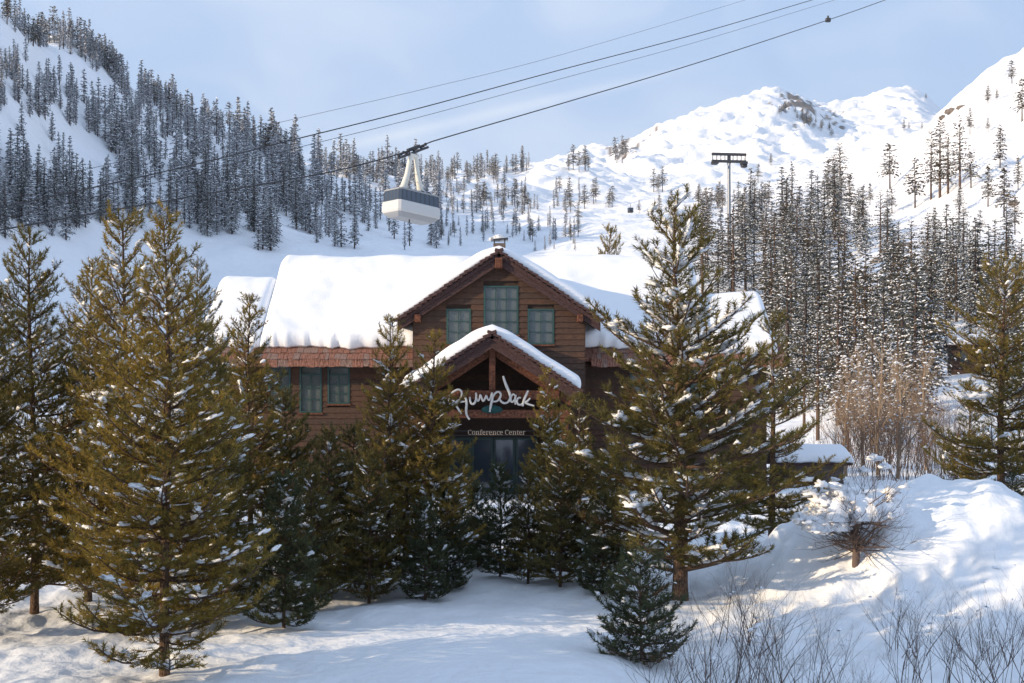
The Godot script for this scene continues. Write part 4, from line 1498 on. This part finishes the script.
# ---------------------------------------------------------------- bare shrubs
func snow_cap(b: MB, c: Vector3, rx: float, rz: float, h: float, sd: float) -> void:
	# a heap of snow with a ragged rim, lying on bent twigs
	b.smooth = true
	var NA := 44
	var NR := 14
	var pts := []
	for j in NR + 1:
		for k in NA:
			var a := TAU * k / NA
			var q := j / float(NR)
			var edge := 0.86 + 0.5 * n_wave.get_noise_3d(cos(a) * 1.3, sin(a) * 1.3, sd)
			var x := cos(a) * q * rx * edge
			var z := sin(a) * q * rz * edge
			var lump := 0.3 * n_wave.get_noise_3d(x * 2.3, z * 2.3, sd * 3.0) + 0.12 * n_wave.get_noise_3d(x * 6.0, z * 6.0, sd * 5.0)
			var y := h * sqrt(maxf(0.0, 1.0 - pow(q, 2.6))) * (0.85 + lump * 1.2) + lump * 0.12 * (1.0 - q) - 0.32 * h * q * q
			pts.append(c + Vector3(x, y, z))
	var first := b.v.size()
	for j in NR + 1:
		for k in NA:
			var p: Vector3 = pts[j * NA + k]
			var e: Vector3 = pts[j * NA + (k + 1) % NA] - pts[j * NA + (k + NA - 1) % NA]
			var s: Vector3 = pts[mini(j + 1, NR) * NA + k] - pts[maxi(j - 1, 0) * NA + k]
			var n := e.cross(s).normalized()
			if j == 0: n = Vector3.UP
			if n.dot(p - c + Vector3.UP * 0.3) < 0: n = -n
			b.put(p, n)
	for j in NR:
		for k in NA:
			var a := first + j * NA + k
			var d := first + j * NA + (k + 1) % NA
			b.face(a, d, d + NA); b.face(a, d + NA, a + NA)
	# underside
	var o := b.put(c + Vector3(0, -0.1 * h, 0), Vector3.DOWN)
	for k in NA:
		var p1: Vector3 = pts[NR * NA + k]
		var p2: Vector3 = pts[NR * NA + (k + 1) % NA]
		var i1 := b.put(p1, Vector3.DOWN)
		var i2 := b.put(p2, Vector3.DOWN)
		b.face(o, i1, i2)

func twig(b: MB, p: Vector3, dir: Vector3, length: float, r: float, depth: int, tips: Array) -> void:
	var pts := [p]
	var ws := [r]
	var d := dir
	var n := 4
	for k in n:
		d = (d + Vector3(rng.randf() - 0.5, (rng.randf() - 0.4) * 0.7, rng.randf() - 0.5) * 0.28).normalized()
		pts.append(pts[-1] + d * (length / n))
		ws.append(r * (1.0 - 0.75 * (k + 1) / n))
	b.tube(pts, ws, 3 if depth < 2 else 4)
	tips.append(pts[n])
	if depth > 0:
		var m := 3 + rng.randi() % 3
		for k in m:
			var q := 1 + rng.randi() % (n - 1)
			var o := Vector3(rng.randf() - 0.5, rng.randf() * 0.5, rng.randf() - 0.5).normalized()
			twig(b, pts[q].lerp(pts[q + 1], rng.randf()), (d * 1.0 + o * 0.85).normalized(), length * (0.35 + 0.3 * rng.randf()), ws[q] * 0.6, depth - 1, tips)

func shrub_mesh(sd: int, h: float, stems: int, spread: float, r: float, depth: int, snow: float) -> Array:
	rng.seed = sd
	var b := mb()
	var s := mb()
	for k in stems:
		var a := rng.randf() * TAU
		var lean := spread * rng.randf() * 1.1
		var tips := []
		var d := Vector3(cos(a) * lean, 1.0, sin(a) * lean).normalized()
		twig(b, Vector3(cos(a * 3.7), 0, sin(a * 3.7)) * 0.42 * h * rng.randf() - Vector3.UP * 0.1, d, h * (0.6 + 0.45 * rng.randf()), r * (0.7 + 0.6 * rng.randf()), depth, tips)
		for t in tips:
			if rng.randf() < snow:
				var z := minf(h, 2.6) * (0.008 + 0.02 * pow(rng.randf(), 2.0))
				snow_lump(s, t, Vector3(z, z * 0.7, z * 1.5), Vector3(rng.randf() - 0.5, 0.1, rng.randf() - 0.5))
	return [b.mesh(), s.mesh() if s.v.size() else null]

func put_shrub(m: Array, label: String, group: String, where: Vector3, turn: float, sc: float, mt: String) -> void:
	var o := thing("bare_shrub", label, "shrub", where, turn, group)
	o.scale = Vector3(sc, sc, sc)
	part(o, "branches", m[0], M[mt]).set_meta("kind", "stuff")
	if m[1]:
		part(o, "snow", m[1], M["branch_snow"]).set_meta("kind", "stuff")

func shrubs() -> void:
	# thin leafless bushes along the bottom right
	var v := []
	for k in 4:
		v.append(shrub_mesh(400 + k, 1.5, 9 + 3 * k, 0.55 + 0.15 * k, 0.009, 2, 0.035))
	var list := [
		[700, 17.6, 1.1, 0, "bare shrub in the bottom snow right of the low bushy pine"], [735, 18.4, 1.25, 1, "tallest bare shrub below the big spreading pine"], [772, 17.8, 1.1, 2, "bare shrub with upright stems in the bottom middle right"], [668, 18.6, 0.7, 3, "small bare shrub touching the low bushy pine"],
		[806, 18.8, 0.8, 0, "bare shrub at the lower foot of the snow mound"], [850, 17.5, 0.62, 3, "low bare shrub at the bottom edge under the mound"], [905, 17.9, 0.85, 1, "bare shrub at the bottom edge, third from the right corner"], [952, 18.4, 0.8, 2, "bare shrub at the bottom edge, second from the right corner"], [1002, 18.0, 0.95, 3, "bare shrub in the bottom right corner"], [1030, 19.5, 0.9, 0, "bare shrub cut by the right edge near the bottom corner"],
		[900, 21.5, 0.7, 2, "sparse bare shrub halfway up the snow mound"], [985, 21.0, 0.7, 1, "sparse bare shrub on the right flank of the mound"], [760, 22.5, 0.95, 3, "bare shrub under the right boughs of the big spreading pine"], [720, 23.5, 0.95, 0, "bare shrub behind the tallest one, by the big pine's trunk"],
	]
	for q in list:
		put_shrub(v[q[3]], q[4], "bare shrubs along the snow bank", on_ground(q[0], q[1], 0.0), q[0] * 0.37, q[2], "twig")
	# leafless warm-brown brush beside the shed
	v = []
	for k in 3:
		v.append(shrub_mesh(420 + k, 5.2, 26 + 5 * k, 0.42 + 0.1 * k, 0.02, 2, 0.05))
	var front := 0
	var back := 0
	var nth := ["first", "second", "third", "fourth", "fifth", "sixth", "seventh"]
	for q in [[838, 66, 0.75], [862, 70, 1.0], [880, 64, 0.8], [905, 68, 1.0], [925, 74, 0.95], [935, 60, 0.6], [945, 66, 0.8], [850, 84, 1.1], [870, 92, 1.35], [890, 82, 1.25], [915, 88, 1.2], [955, 84, 1.1]]:
		var near: bool = q[1] < 80
		var name_it: String = "leafless reddish-brown brush, %s from the shed in the %s row" % [nth[front if near else back], "front" if near else "taller back"]
		if near: front += 1
		else: back += 1
		put_shrub(v[int(q[0]) % 3], name_it, "brown brush behind the mound", on_ground(q[0], q[1], 0.0), q[0] * 0.7, q[2] * 0.8, "twig_warm")
	# pale leafless trees standing above the brush
	for q in [[846, 72, 6.6, "slender pale leafless tree directly right of the shed"], [878, 76, 8.4, "tallest pale leafless tree in the thicket"], [898, 70, 7.0, "pale leafless tree just right of the tallest one"], [926, 80, 7.6, "pale leafless tree in the thicket, nearest the tan-trunked pine"], [862, 82, 7.8, "pale leafless tree behind the brush, left of the tallest one"]]:
		rng.seed = int(q[0])
		var t := thing("leafless_tree", q[3], "tree", on_ground(q[0], q[1], 0.1), 0.0, "pale leafless trees in the thicket")
		var tb := mb()
		var bb := mb()
		var sb := mb()
		var hh: float = q[2]
		var tp := []
		var tw := []
		for k in 9:
			var f := k / 8.0
			tp.append(Vector3(sin(f * 4.0 + q[0]) * 0.25 * f, hh * f, cos(f * 3.0 + q[0]) * 0.25 * f))
			tw.append(0.1 * (1.0 - f) + 0.012)
		tb.tube(tp, tw, 7)
		var tips := []
		for k in 44:
			var f := 0.16 + 0.8 * rng.randf()
			var e := mini(int(f * 8.0), 7)
			var a := rng.randf() * TAU
			twig(bb, tp[e].lerp(tp[e + 1], f * 8.0 - e), Vector3(cos(a), 0.9 + rng.randf(), sin(a)).normalized(), hh * (0.12 + 0.24 * (1.0 - f)) * (0.8 + 0.5 * rng.randf()), 0.03 * (1.0 - f) + 0.012, 2, tips)
		for p in tips:
			if rng.randf() < 0.07:
				var z := 0.03 + 0.05 * rng.randf()
				snow_lump(sb, p, Vector3(z, z * 0.7, z * 1.6), Vector3(rng.randf() - 0.5, 0.1, rng.randf() - 0.5))
		part(t, "trunk", tb.mesh(), M["twig_tawny"])
		part(t, "branches", bb.mesh(), M["twig_tawny"]).set_meta("kind", "stuff")
		part(t, "snow", sb.mesh(), M["branch_snow"]).set_meta("kind", "stuff")
	# the snow-laden shrub on the mound
	rng.seed = 500
	var p := on_ground(855, 26.5, 0.05)
	var o := thing("snowy_shrub", "wide shrub bowed under a heavy cap of snow on the mound", "shrub", p)
	var b := mb()
	b.tube([Vector3(0, -0.3, 0), Vector3(0.03, 0.4, 0), Vector3(-0.02, 0.8, 0), Vector3(0.05, 1.25, 0)], [0.085, 0.075, 0.06, 0.03], 8)
	part(o, "trunk", b.mesh(), M["twig"])
	b = mb()
	var sn := mb()
	for k in 96:
		var a := rng.randf() * TAU
		var right := cos(a) > 0.1
		var el := -0.55 + 1.3 * rng.randf()
		var d := Vector3(cos(a) * cos(el), sin(el), sin(a) * cos(el))
		var tips := []
		twig(b, Vector3(0.04 * cos(a), 0.3 + 0.85 * rng.randf(), 0.04 * sin(a)), d, (0.6 + 0.4 * rng.randf()) * (1.35 if right else 0.95), 0.015, 2, tips)
		for e in tips:
			if e.y > 0.75 and e.z < 0.4 and rng.randf() < (0.08 if right else 0.22):
				var z := 0.04 + 0.08 * pow(rng.randf(), 1.6)
				snow_lump(sn, e, Vector3(z * 1.1, z, z * 1.5), Vector3(cos(a), 0, sin(a)))
	snow_cap(sn, Vector3(-0.1, 1.12, -0.1), 0.95, 0.7, 0.46, 5.0)
	snow_cap(sn, Vector3(0.55, 1.15, -0.3), 0.55, 0.45, 0.32, 9.0)
	snow_cap(sn, Vector3(-0.65, 0.9, 0.1), 0.5, 0.45, 0.4, 14.0)
	part(o, "branches", b.mesh(), M["twig"]).set_meta("kind", "stuff")
	part(o, "snow", sn.mesh(), M["branch_snow"]).set_meta("kind", "stuff")
	# a bent, snow-wrapped bush behind it
	for q in [[915, 478, 31.0, 0.8, "snow-capped bush on the crest of the mound, leaning right"], [985, 480, 33.5, 0.9, "snow-capped bush beside the tan trunk at the right"], [868, 452, 36.0, 1.0, "bent bush wrapped in snow in front of the little shed"]]:
		var w := on_ground(q[0], q[2], 0.1)
		o = thing("snowy_shrub", q[4], "shrub", w)
		b = mb()
		sn = mb()
		for k in 90:
			var a := rng.randf() * TAU
			var d := Vector3(cos(a) + 0.6, 1.0 + rng.randf(), sin(a)).normalized()
			var len: float = q[3] * (0.7 + 0.6 * rng.randf())
			var pts := []
			var ws := []
			for s in 6:
				var t := s / 5.0
				pts.append(d * len * t + Vector3(0.4, -0.6, 0) * (len * t * t * 0.7))
				ws.append(0.014 * (1.0 - 0.8 * t))
			b.tube(pts, ws, 3)
			if k % 3 == 0:
				var z: float = q[3] * (0.08 + 0.1 * rng.randf())
				snow_lump(sn, pts[3] + Vector3.UP * 0.05, Vector3(z, z * 0.7, z * 1.4), pts[4] - pts[2])
		part(o, "branches", b.mesh(), M["twig_warm"])
		part(o, "snow", sn.mesh(), M["branch_snow"]).set_meta("kind", "stuff")

# ---------------------------------------------------------------- tramway, gondola lift
func cable(label: String, pts: Array, r: float) -> void:
	var cv := Curve3D.new()
	for k in pts.size():
		var q := at(pts[k][0], pts[k][1], pts[k][2])
		var pre := at(pts[maxi(k - 1, 0)][0], pts[maxi(k - 1, 0)][1], pts[maxi(k - 1, 0)][2])
		var post := at(pts[mini(k + 1, pts.size() - 1)][0], pts[mini(k + 1, pts.size() - 1)][1], pts[mini(k + 1, pts.size() - 1)][2])
		cv.add_point(q, -(post - pre) / 6.0, (post - pre) / 6.0)
	cv.bake_interval = 6.0
	var p := Array(cv.get_baked_points())
	var w := []
	w.resize(p.size())
	w.fill(r)
	var b := mb()
	b.tube(p, w, 6)
	tag(part(self, "cable", b.mesh(), M["cable"]), label, "cable", "aerial tramway cables")

func tramway() -> void:
	cable("lowest thick cable that carries the tram cabin", [[-120, 252, 105], [0, 230, 118], [200, 195, 138], [330, 172, 152], [396, 155, 162], [413, 149, 165], [432, 141.5, 168], [560, 104, 195], [700, 62, 235], [828, 20, 290], [885, 0, 320], [960, -28, 370]], 0.085)
	cable("upper cable of a close pair, above the tram cabin", [[-120, 236, 105], [0, 208, 118], [180, 168, 138], [280, 143, 150], [420, 108, 170], [560, 70, 200], [700, 33, 240], [812, 0, 285], [900, -26, 330]], 0.075)
	cable("lower cable of a close pair, above the tram cabin", [[-120, 247, 108], [0, 219, 121], [180, 177, 140], [300, 147, 155], [420, 117, 172], [560, 79, 203], [700, 41, 244], [828, 2, 290], [900, -20, 330]], 0.035)
	cable("topmost thin cable crossing the sky", [[-120, 214, 130], [0, 187, 145], [115, 163, 160], [260, 127, 180], [420, 90, 205], [560, 55, 235], [745, 0, 290], [820, -24, 320]], 0.03)
	# the cabin: hangs level, its long side turned away to the right
	var at0 := at(411, 205, 165)
	var turn := deg_to_rad(45.0)
	var T := thing("tram_cabin", "large white aerial tram cabin with dark windows hanging from the cable", "cable car", at0 + Vector3(0, -1.5, 0), turn)
	T.rotation.z = -0.05
	var lx := 3.55
	var lz := 1.9
	# local x runs along the cabin; sections of its height
	var ring := func(y: float, inx: float) -> Array:
		var c := 0.28
		var X := lx - inx
		var Z := lz - inx
		return [Vector3(-X + c, y, Z), Vector3(X - c, y, Z), Vector3(X, y, Z - c), Vector3(X, y, -Z + c), Vector3(X - c, y, -Z), Vector3(-X + c, y, -Z), Vector3(-X, y, -Z + c), Vector3(-X, y, Z - c)]
	var loft := func(rows: Array, lid := true) -> MB:
		var b := mb()
		for k in rows.size() - 1:
			var p: Array = ring.call(rows[k][0], rows[k][1])
			var q: Array = ring.call(rows[k + 1][0], rows[k + 1][1])
			for s in 8:
				b.quad(p[s], p[(s + 1) % 8], q[(s + 1) % 8], q[s])
		if lid:
			for e in [0, rows.size() - 1]:
				var p: Array = ring.call(rows[e][0], rows[e][1])
				for s in range(1, 7):
					b.tri(p[0], p[s], p[s + 1])
		return b
	part(T, "underframe", loft.call([[-0.55, 0.75], [-0.25, 0.35], [0.0, 0.12]]).mesh(), M["cabin_grey"])
	part(T, "body", loft.call([[0.002, 0.1], [0.25, 0.0], [1.35, 0.02], [1.45, 0.05]]).mesh(), M["cabin_white"])
	part(T, "window_band", loft.call([[1.452, 0.09], [2.85, 0.2]]).mesh(), M["cabin_glass"])
	part(T, "roof", loft.call([[2.852, 0.16], [2.98, 0.14], [3.1, 0.3], [3.16, 0.8]]).mesh(), M["cabin_grey"])
	for s in 9:
		var b := mb()
		var x := -lx + 0.5 + s * (2.0 * lx - 1.0) / 8.0
		for z in [-1, 1]:
			b.quad(Vector3(x - 0.04, 1.45, z * (lz - 0.07)), Vector3(x + 0.04, 1.45, z * (lz - 0.07)), Vector3(x + 0.04, 2.86, z * (lz - 0.18)), Vector3(x - 0.04, 2.86, z * (lz - 0.18)))
		part(T, "mullion", b.mesh(), M["steel_dark"])
	for s in 5:
		var b := mb()
		var z := -lz + 0.5 + s * (2.0 * lz - 1.0) / 4.0
		for x in [-1, 1]:
			b.quad(Vector3(x * (lx - 0.07), 1.45, z - 0.04), Vector3(x * (lx - 0.07), 1.45, z + 0.04), Vector3(x * (lx - 0.18), 2.86, z + 0.04), Vector3(x * (lx - 0.18), 2.86, z - 0.04))
		part(T, "mullion", b.mesh(), M["steel_dark"])
	for q in [[1.4, 0.3], [2.1, -0.2], [2.5, 0.35], [-0.6, 0.0]]:
		var b := mb()
		b.bevel_box(Transform3D(Basis(), Vector3(q[0], 3.34, q[1])), Vector3(0.5, 0.42, 0.6), 0.05)
		part(T, "roof_equipment", b.mesh(), M["steel_dark"])
	var b := mb()
	b.rod(Vector3(-0.6, -1.0, 0.4), Vector3(-0.6, -0.3, 0.4), 0.09)
	part(T, "bumper_rod", b.mesh(), M["steel_dark"])
	var hy := 8.0
	for s in [-1, 1]:
		b = mb()
		var x0: float = s * 1.75
		var x1: float = s * 0.42
		b.tube([Vector3(x0, 3.1, 0), Vector3(x0 * 0.8, 3.7, 0), Vector3(lerpf(x0, x1, 0.5) * 0.86, 5.2, 0), Vector3(x1, hy, 0)], [0.55, 0.46, 0.36, 0.28], 8)
		part(T, "hanger_arm", b.mesh(), M["hanger_cream"])
	b = mb()
	b.bevel_box(Transform3D(Basis(), Vector3(0, hy - 0.1, 0)), Vector3(1.3, 0.5, 0.6), 0.08)
	part(T, "hanger_head", b.mesh(), M["hanger_cream"])
	b = mb()
	for k in 4:
		b.rod(Vector3(-1.2 + k * 0.08, 3.6 + k, 0.12), Vector3(1.2 - k * 0.1, 3.6 + k, 0.12), 0.035)
	part(T, "ladder_rung", b.mesh(), M["hanger_cream"])
	# carriage rolling on the cable
	var slope := atan2(at(432, 141.5, 168).y - at(396, 155, 162).y, 4.95 / cos(turn))
	var K := sub(T, "carriage")
	K.position = Vector3(0, hy + 0.25, 0)
	K.rotation.z = slope + 0.05
	b = mb()
	b.bevel_box(Transform3D(Basis(), Vector3(0, 0.1, 0)), Vector3(5.6, 0.3, 0.4), 0.05)
	part(K, "chassis", b.mesh(), M["steel_dark"])
	for k in 12:
		b = mb()
		var x := -2.5 + k * 0.455
		b.rod(Vector3(x, 0.4 + 0.08 * (k % 3), -0.1), Vector3(x, 0.4 + 0.08 * (k % 3), 0.1), 0.2, 10)
		part(K, "wheel", b.mesh(), M["steel_dark"])
	b = mb()
	b.bevel_box(Transform3D(Basis(), Vector3(0.3, 0.65, 0)), Vector3(2.2, 0.35, 0.5), 0.06)
	part(K, "buffer", b.mesh(), M["steel_dark"])
	# rope carrier riding far up the cable
	var rc := thing("rope_carrier", "small dark rope carrier clamped high on the tram cable", "rope carrier", at(828, 18.5, 290))
	b = mb()
	b.bevel_box(Transform3D(Basis(), Vector3(0, -0.35, 0)), Vector3(1.2, 0.9, 0.8), 0.12)
	b.bevel_box(Transform3D(Basis(), Vector3(0, 0.35, 0)), Vector3(0.4, 0.6, 0.35), 0.06)
	part(rc, "clamp", b.mesh(), M["steel_dark"])
	# gondola lift: two towers, three cabins
	lift_tower(729, 246, 152, 36.0, "tall grey lift tower with a wide crossarm, standing above the wood")
	gondola(744, 160, hit(729, 246).z, "gondola cabin hanging at the crossarm of the tall lift tower")
	gondola(630.5, 206, -520.0, "lone gondola cabin low over the snowy bench behind the big pine")

func lift_tower(px: float, pyb: float, pyt: float, wpx: float, label: String) -> void:
	var p := hit(px, pyb)
	var h := (pyb - pyt) * -p.z / F
	var w := wpx * -p.z / F
	var o := thing("lift_tower", label, "lift tower", p, 0.1)
	var b := mb()
	b.tube([Vector3(0, -2, 0), Vector3(0, h * 0.5, 0), Vector3(0, h * 0.88, 0)], [0.022 * h, 0.019 * h, 0.016 * h], 10)
	part(o, "mast", b.mesh(), M["steel_grey"])
	b = mb()
	for y in [h * 0.9, h * 0.975]:
		b.bevel_box(Transform3D(Basis(), Vector3(0, y, 0)), Vector3(w * 0.98, h * 0.026, h * 0.03), 0.05)
	for k in 9:
		var x := -w * 0.46 + w * 0.92 * k / 8.0
		b.box(Transform3D(Basis(), Vector3(x, h * 0.937, 0)), Vector3(0.25, h * 0.075, 0.3))
	b.box(Transform3D(Basis(), Vector3(0, h * 0.92, 0)), Vector3(w * 0.09, h * 0.1, 0.6))
	part(o, "crossarm", b.mesh(), M["steel_dark"])
	for s in [-1, 1]:
		b = mb()
		b.bevel_box(Transform3D(Basis(Vector3(0, 0, 1), 0.1), Vector3(s * w * 0.41, h * 0.885, 0.6)), Vector3(w * 0.2, h * 0.016, 1.8), 0.05)
		for k in 6:
			b.box(Transform3D(Basis(), Vector3(s * w * 0.41, h * 0.875, -0.6 + k * 0.5)), Vector3(w * 0.16, h * 0.022, 0.3))
		part(o, "sheave_train", b.mesh(), M["steel_dark"])

func gondola(px: float, py: float, z: float, label: String) -> void:
	var o := thing("gondola_cabin", label, "cable car", at(px, py, absf(z)), 0.3, "gondola cabins")
	var b := mb()
	b.bevel_box(Transform3D(Basis(), Vector3(0, -2.3, 0)), Vector3(2.1, 0.9, 1.9), 0.25)
	part(o, "body", b.mesh(), M["steel_dark"])
	b = mb()
	b.bevel_box(Transform3D(Basis(), Vector3(0, -1.4, 0)), Vector3(2.0, 0.9, 1.8), 0.15)
	part(o, "window", b.mesh(), M["cabin_glass"])
	b = mb()
	b.bevel_box(Transform3D(Basis(), Vector3(0, -0.88, 0)), Vector3(2.1, 0.16, 1.9), 0.05)
	part(o, "roof", b.mesh(), M["steel_dark"])
	b = mb()
	b.rod(Vector3(0, -0.85, 0), Vector3(0, 0.9, 0), 0.09)
	part(o, "hanger_arm", b.mesh(), M["steel_dark"])

# ---------------------------------------------------------------- sheds and chalets in the trees
func cabin(called: String, label: String, category: String, p: Vector3, turn: float, w: float, dp: float, wall: float, rise: float, thick: float, m: String, sd: int, lights := true) -> void:
	var o := thing(called, label, category, p, turn)
	var b := mb()
	b.bx(Vector3(-w / 2, -1.5, -dp / 2), Vector3(w / 2, wall, dp / 2))
	for s in [-1, 1]:
		b.tri(Vector3(s * w / 2, wall, -dp / 2), Vector3(s * w / 2, wall, dp / 2), Vector3(s * w / 2, wall + rise * 0.95, 0))
	part(o, "wall", b.mesh(), M[m])
	var ov := 0.12 * dp
	for s in [-1, 1]:
		part(o, "roof_plane", slope_slab(Vector3(-w / 2 - ov, wall - 0.1, s * (dp / 2 + ov)), Vector3(w / 2 + ov, wall - 0.1, s * (dp / 2 + ov)), Vector3(w / 2 + ov, wall + rise, 0), Vector3(-w / 2 - ov, wall + rise, 0), 0.12).mesh(), M["shake_dark"])
	part(o, "snow", snow_slab(Transform3D(), -w / 2 - ov - 0.1, w / 2 + ov + 0.1, [Vector2(dp / 2 + ov, wall - 0.1), Vector2(0, wall + rise), Vector2(-dp / 2 - ov, wall - 0.1)], thick, sd, 30, 24, 0.08), M["snow"])
	for k in (2 if lights else 0):
		b = mb()
		var x := -w * 0.22 + k * w * 0.44
		b.bx(Vector3(x - w * 0.08, wall * 0.35, dp / 2 + 0.002), Vector3(x + w * 0.08, wall * 0.75, dp / 2 + 0.05))
		var f := part(o, "window", b.mesh(), M["window_frame"])
		b = mb()
		b.quad(Vector3(x - w * 0.06, wall * 0.4, dp / 2 + 0.06), Vector3(x + w * 0.06, wall * 0.4, dp / 2 + 0.06), Vector3(x + w * 0.06, wall * 0.7, dp / 2 + 0.06), Vector3(x - w * 0.06, wall * 0.7, dp / 2 + 0.06))
		part(f, "pane", b.mesh(), M["cabin_glass"])

func outbuildings() -> void:
	cabin("shed", "little dark shed under a flat snow roof, right of the big pine", "shed", on_ground(806, 62.0, 0.0) , 0.05, 2.9, 2.6, 1.05, 0.55, 0.3, "plank_grey", 31, false)
	var p := hit(862, 300)
	cabin("chalet", "brown chalet with a snowy roof high in the right wood", "chalet", p, 0.5, 6.0, 5.0, 3.0, 1.6, 0.6, "siding", 32)
	p = hit(972, 372)
	cabin("chalet", "brown chalet with a stepped snowy roof by the right edge", "chalet", p, -0.2, 5.5, 4.0, 3.4, 1.0, 0.5, "siding_dull", 33)
	rng.seed = 640
	for q in [[893, 252, 3.0], [905, 246, 2.4], [878, 262, 2.0], [951, 112, 4.0], [962, 108, 3.0], [943, 118, 3.0], [1015, 205, 2.5]]:
		p = hit(q[0], q[1])
		if p == Vector3.INF:
			continue
		var b := mb()
		b.blob(ico2, Transform3D(Basis(Vector3(q[2], 0, 0), Vector3(0, q[2] * 0.6, 0), Vector3(0, 0, q[2])), Vector3.ZERO), 0.25, rng, 0.8)
		b.smooth = false
		var fl := mb()
		for k in b.i:
			fl.v.push_back(b.v[k])
		var o := thing("rock", ("brown rock on the bright slope just under the right skyline" if q[1] < 130 else "dark rock showing through the snow low on the bright slope"), "rock", p, rng.randf() * 6.0, "rocks on the bright slope")
		part(o, "stone", fl.mesh(), M["rock"])


func _ready() -> void:
	rng.seed = 7
	for x in DR:
		LD.append(log(x))
	n_hill.seed = 1; n_hill.frequency = 0.006; n_hill.fractal_octaves = 4
	n_mid.seed = 2; n_mid.frequency = 0.05; n_mid.fractal_octaves = 4
	n_fine.seed = 3; n_fine.frequency = 0.35; n_fine.fractal_octaves = 3
	n_lump.seed = 4; n_lump.frequency = 1.3; n_lump.fractal_octaves = 2
	n_wave.seed = 6; n_wave.frequency = 0.9; n_wave.fractal_octaves = 2
	n_rock.seed = 5; n_rock.frequency = 0.0045; n_rock.fractal_octaves = 6; n_rock.fractal_gain = 0.55
	ico1 = make_ico(1)
	ico2 = make_ico(2)
	# camera: a level view with the lens shifted up, as for a picture of a building
	var cam := Camera3D.new()
	cam.name = "camera"
	cam.projection = Camera3D.PROJECTION_FRUSTUM
	cam.near = 0.1
	cam.far = 9000.0
	cam.size = 2.0 * 0.1 * 341.5 / F
	cam.frustum_offset = Vector2(0.0, 0.1 * (HY - 341.5) / F)
	cam.position = Vector3(0, CAMY, 0)
	add_child(cam)
	cam.current = true
	# sky and sun
	var env := Environment.new()
	env.background_mode = Environment.BG_SKY
	env.sky = Sky.new()
	env.sky.sky_material = sky_material()
	env.background_energy_multiplier = 1.0
	env.tonemap_mode = Environment.TONE_MAPPER_LINEAR
	env.tonemap_exposure = 1.2
	env.fog_enabled = true
	env.fog_density = 0.00004
	env.fog_light_color = Color(0.85, 0.92, 1.0)
	env.sdfgi_enabled = true
	env.ssao_enabled = true
	env.ssil_enabled = true
	var we := WorldEnvironment.new()
	we.name = "environment"
	we.environment = env
	add_child(we)
	var sun := DirectionalLight3D.new()
	sun.name = "sun"
	sun.light_energy = 1.55
	sun.light_color = Color(1.0, 0.9, 0.76)
	sun.light_angular_distance = 0.55
	sun.shadow_enabled = true
	var sa := deg_to_rad(67.0)
	var se := deg_to_rad(15.5)
	var to := Vector3(-sin(sa) * cos(se), sin(se), cos(sa) * cos(se))
	add_child(sun)
	sun.look_at_from_position(to * 100.0, Vector3.ZERO)
	materials()
	ground_material()
	terrain()
	print("terrain ", Time.get_ticks_msec())
	lodge()
	print("lodge ", Time.get_ticks_msec())
	near_trees()
	print("near trees ", Time.get_ticks_msec())
	far_trees()
	print("far trees ", Time.get_ticks_msec())
	shrubs()
	tramway()
	outbuildings()
	print("done ", Time.get_ticks_msec())
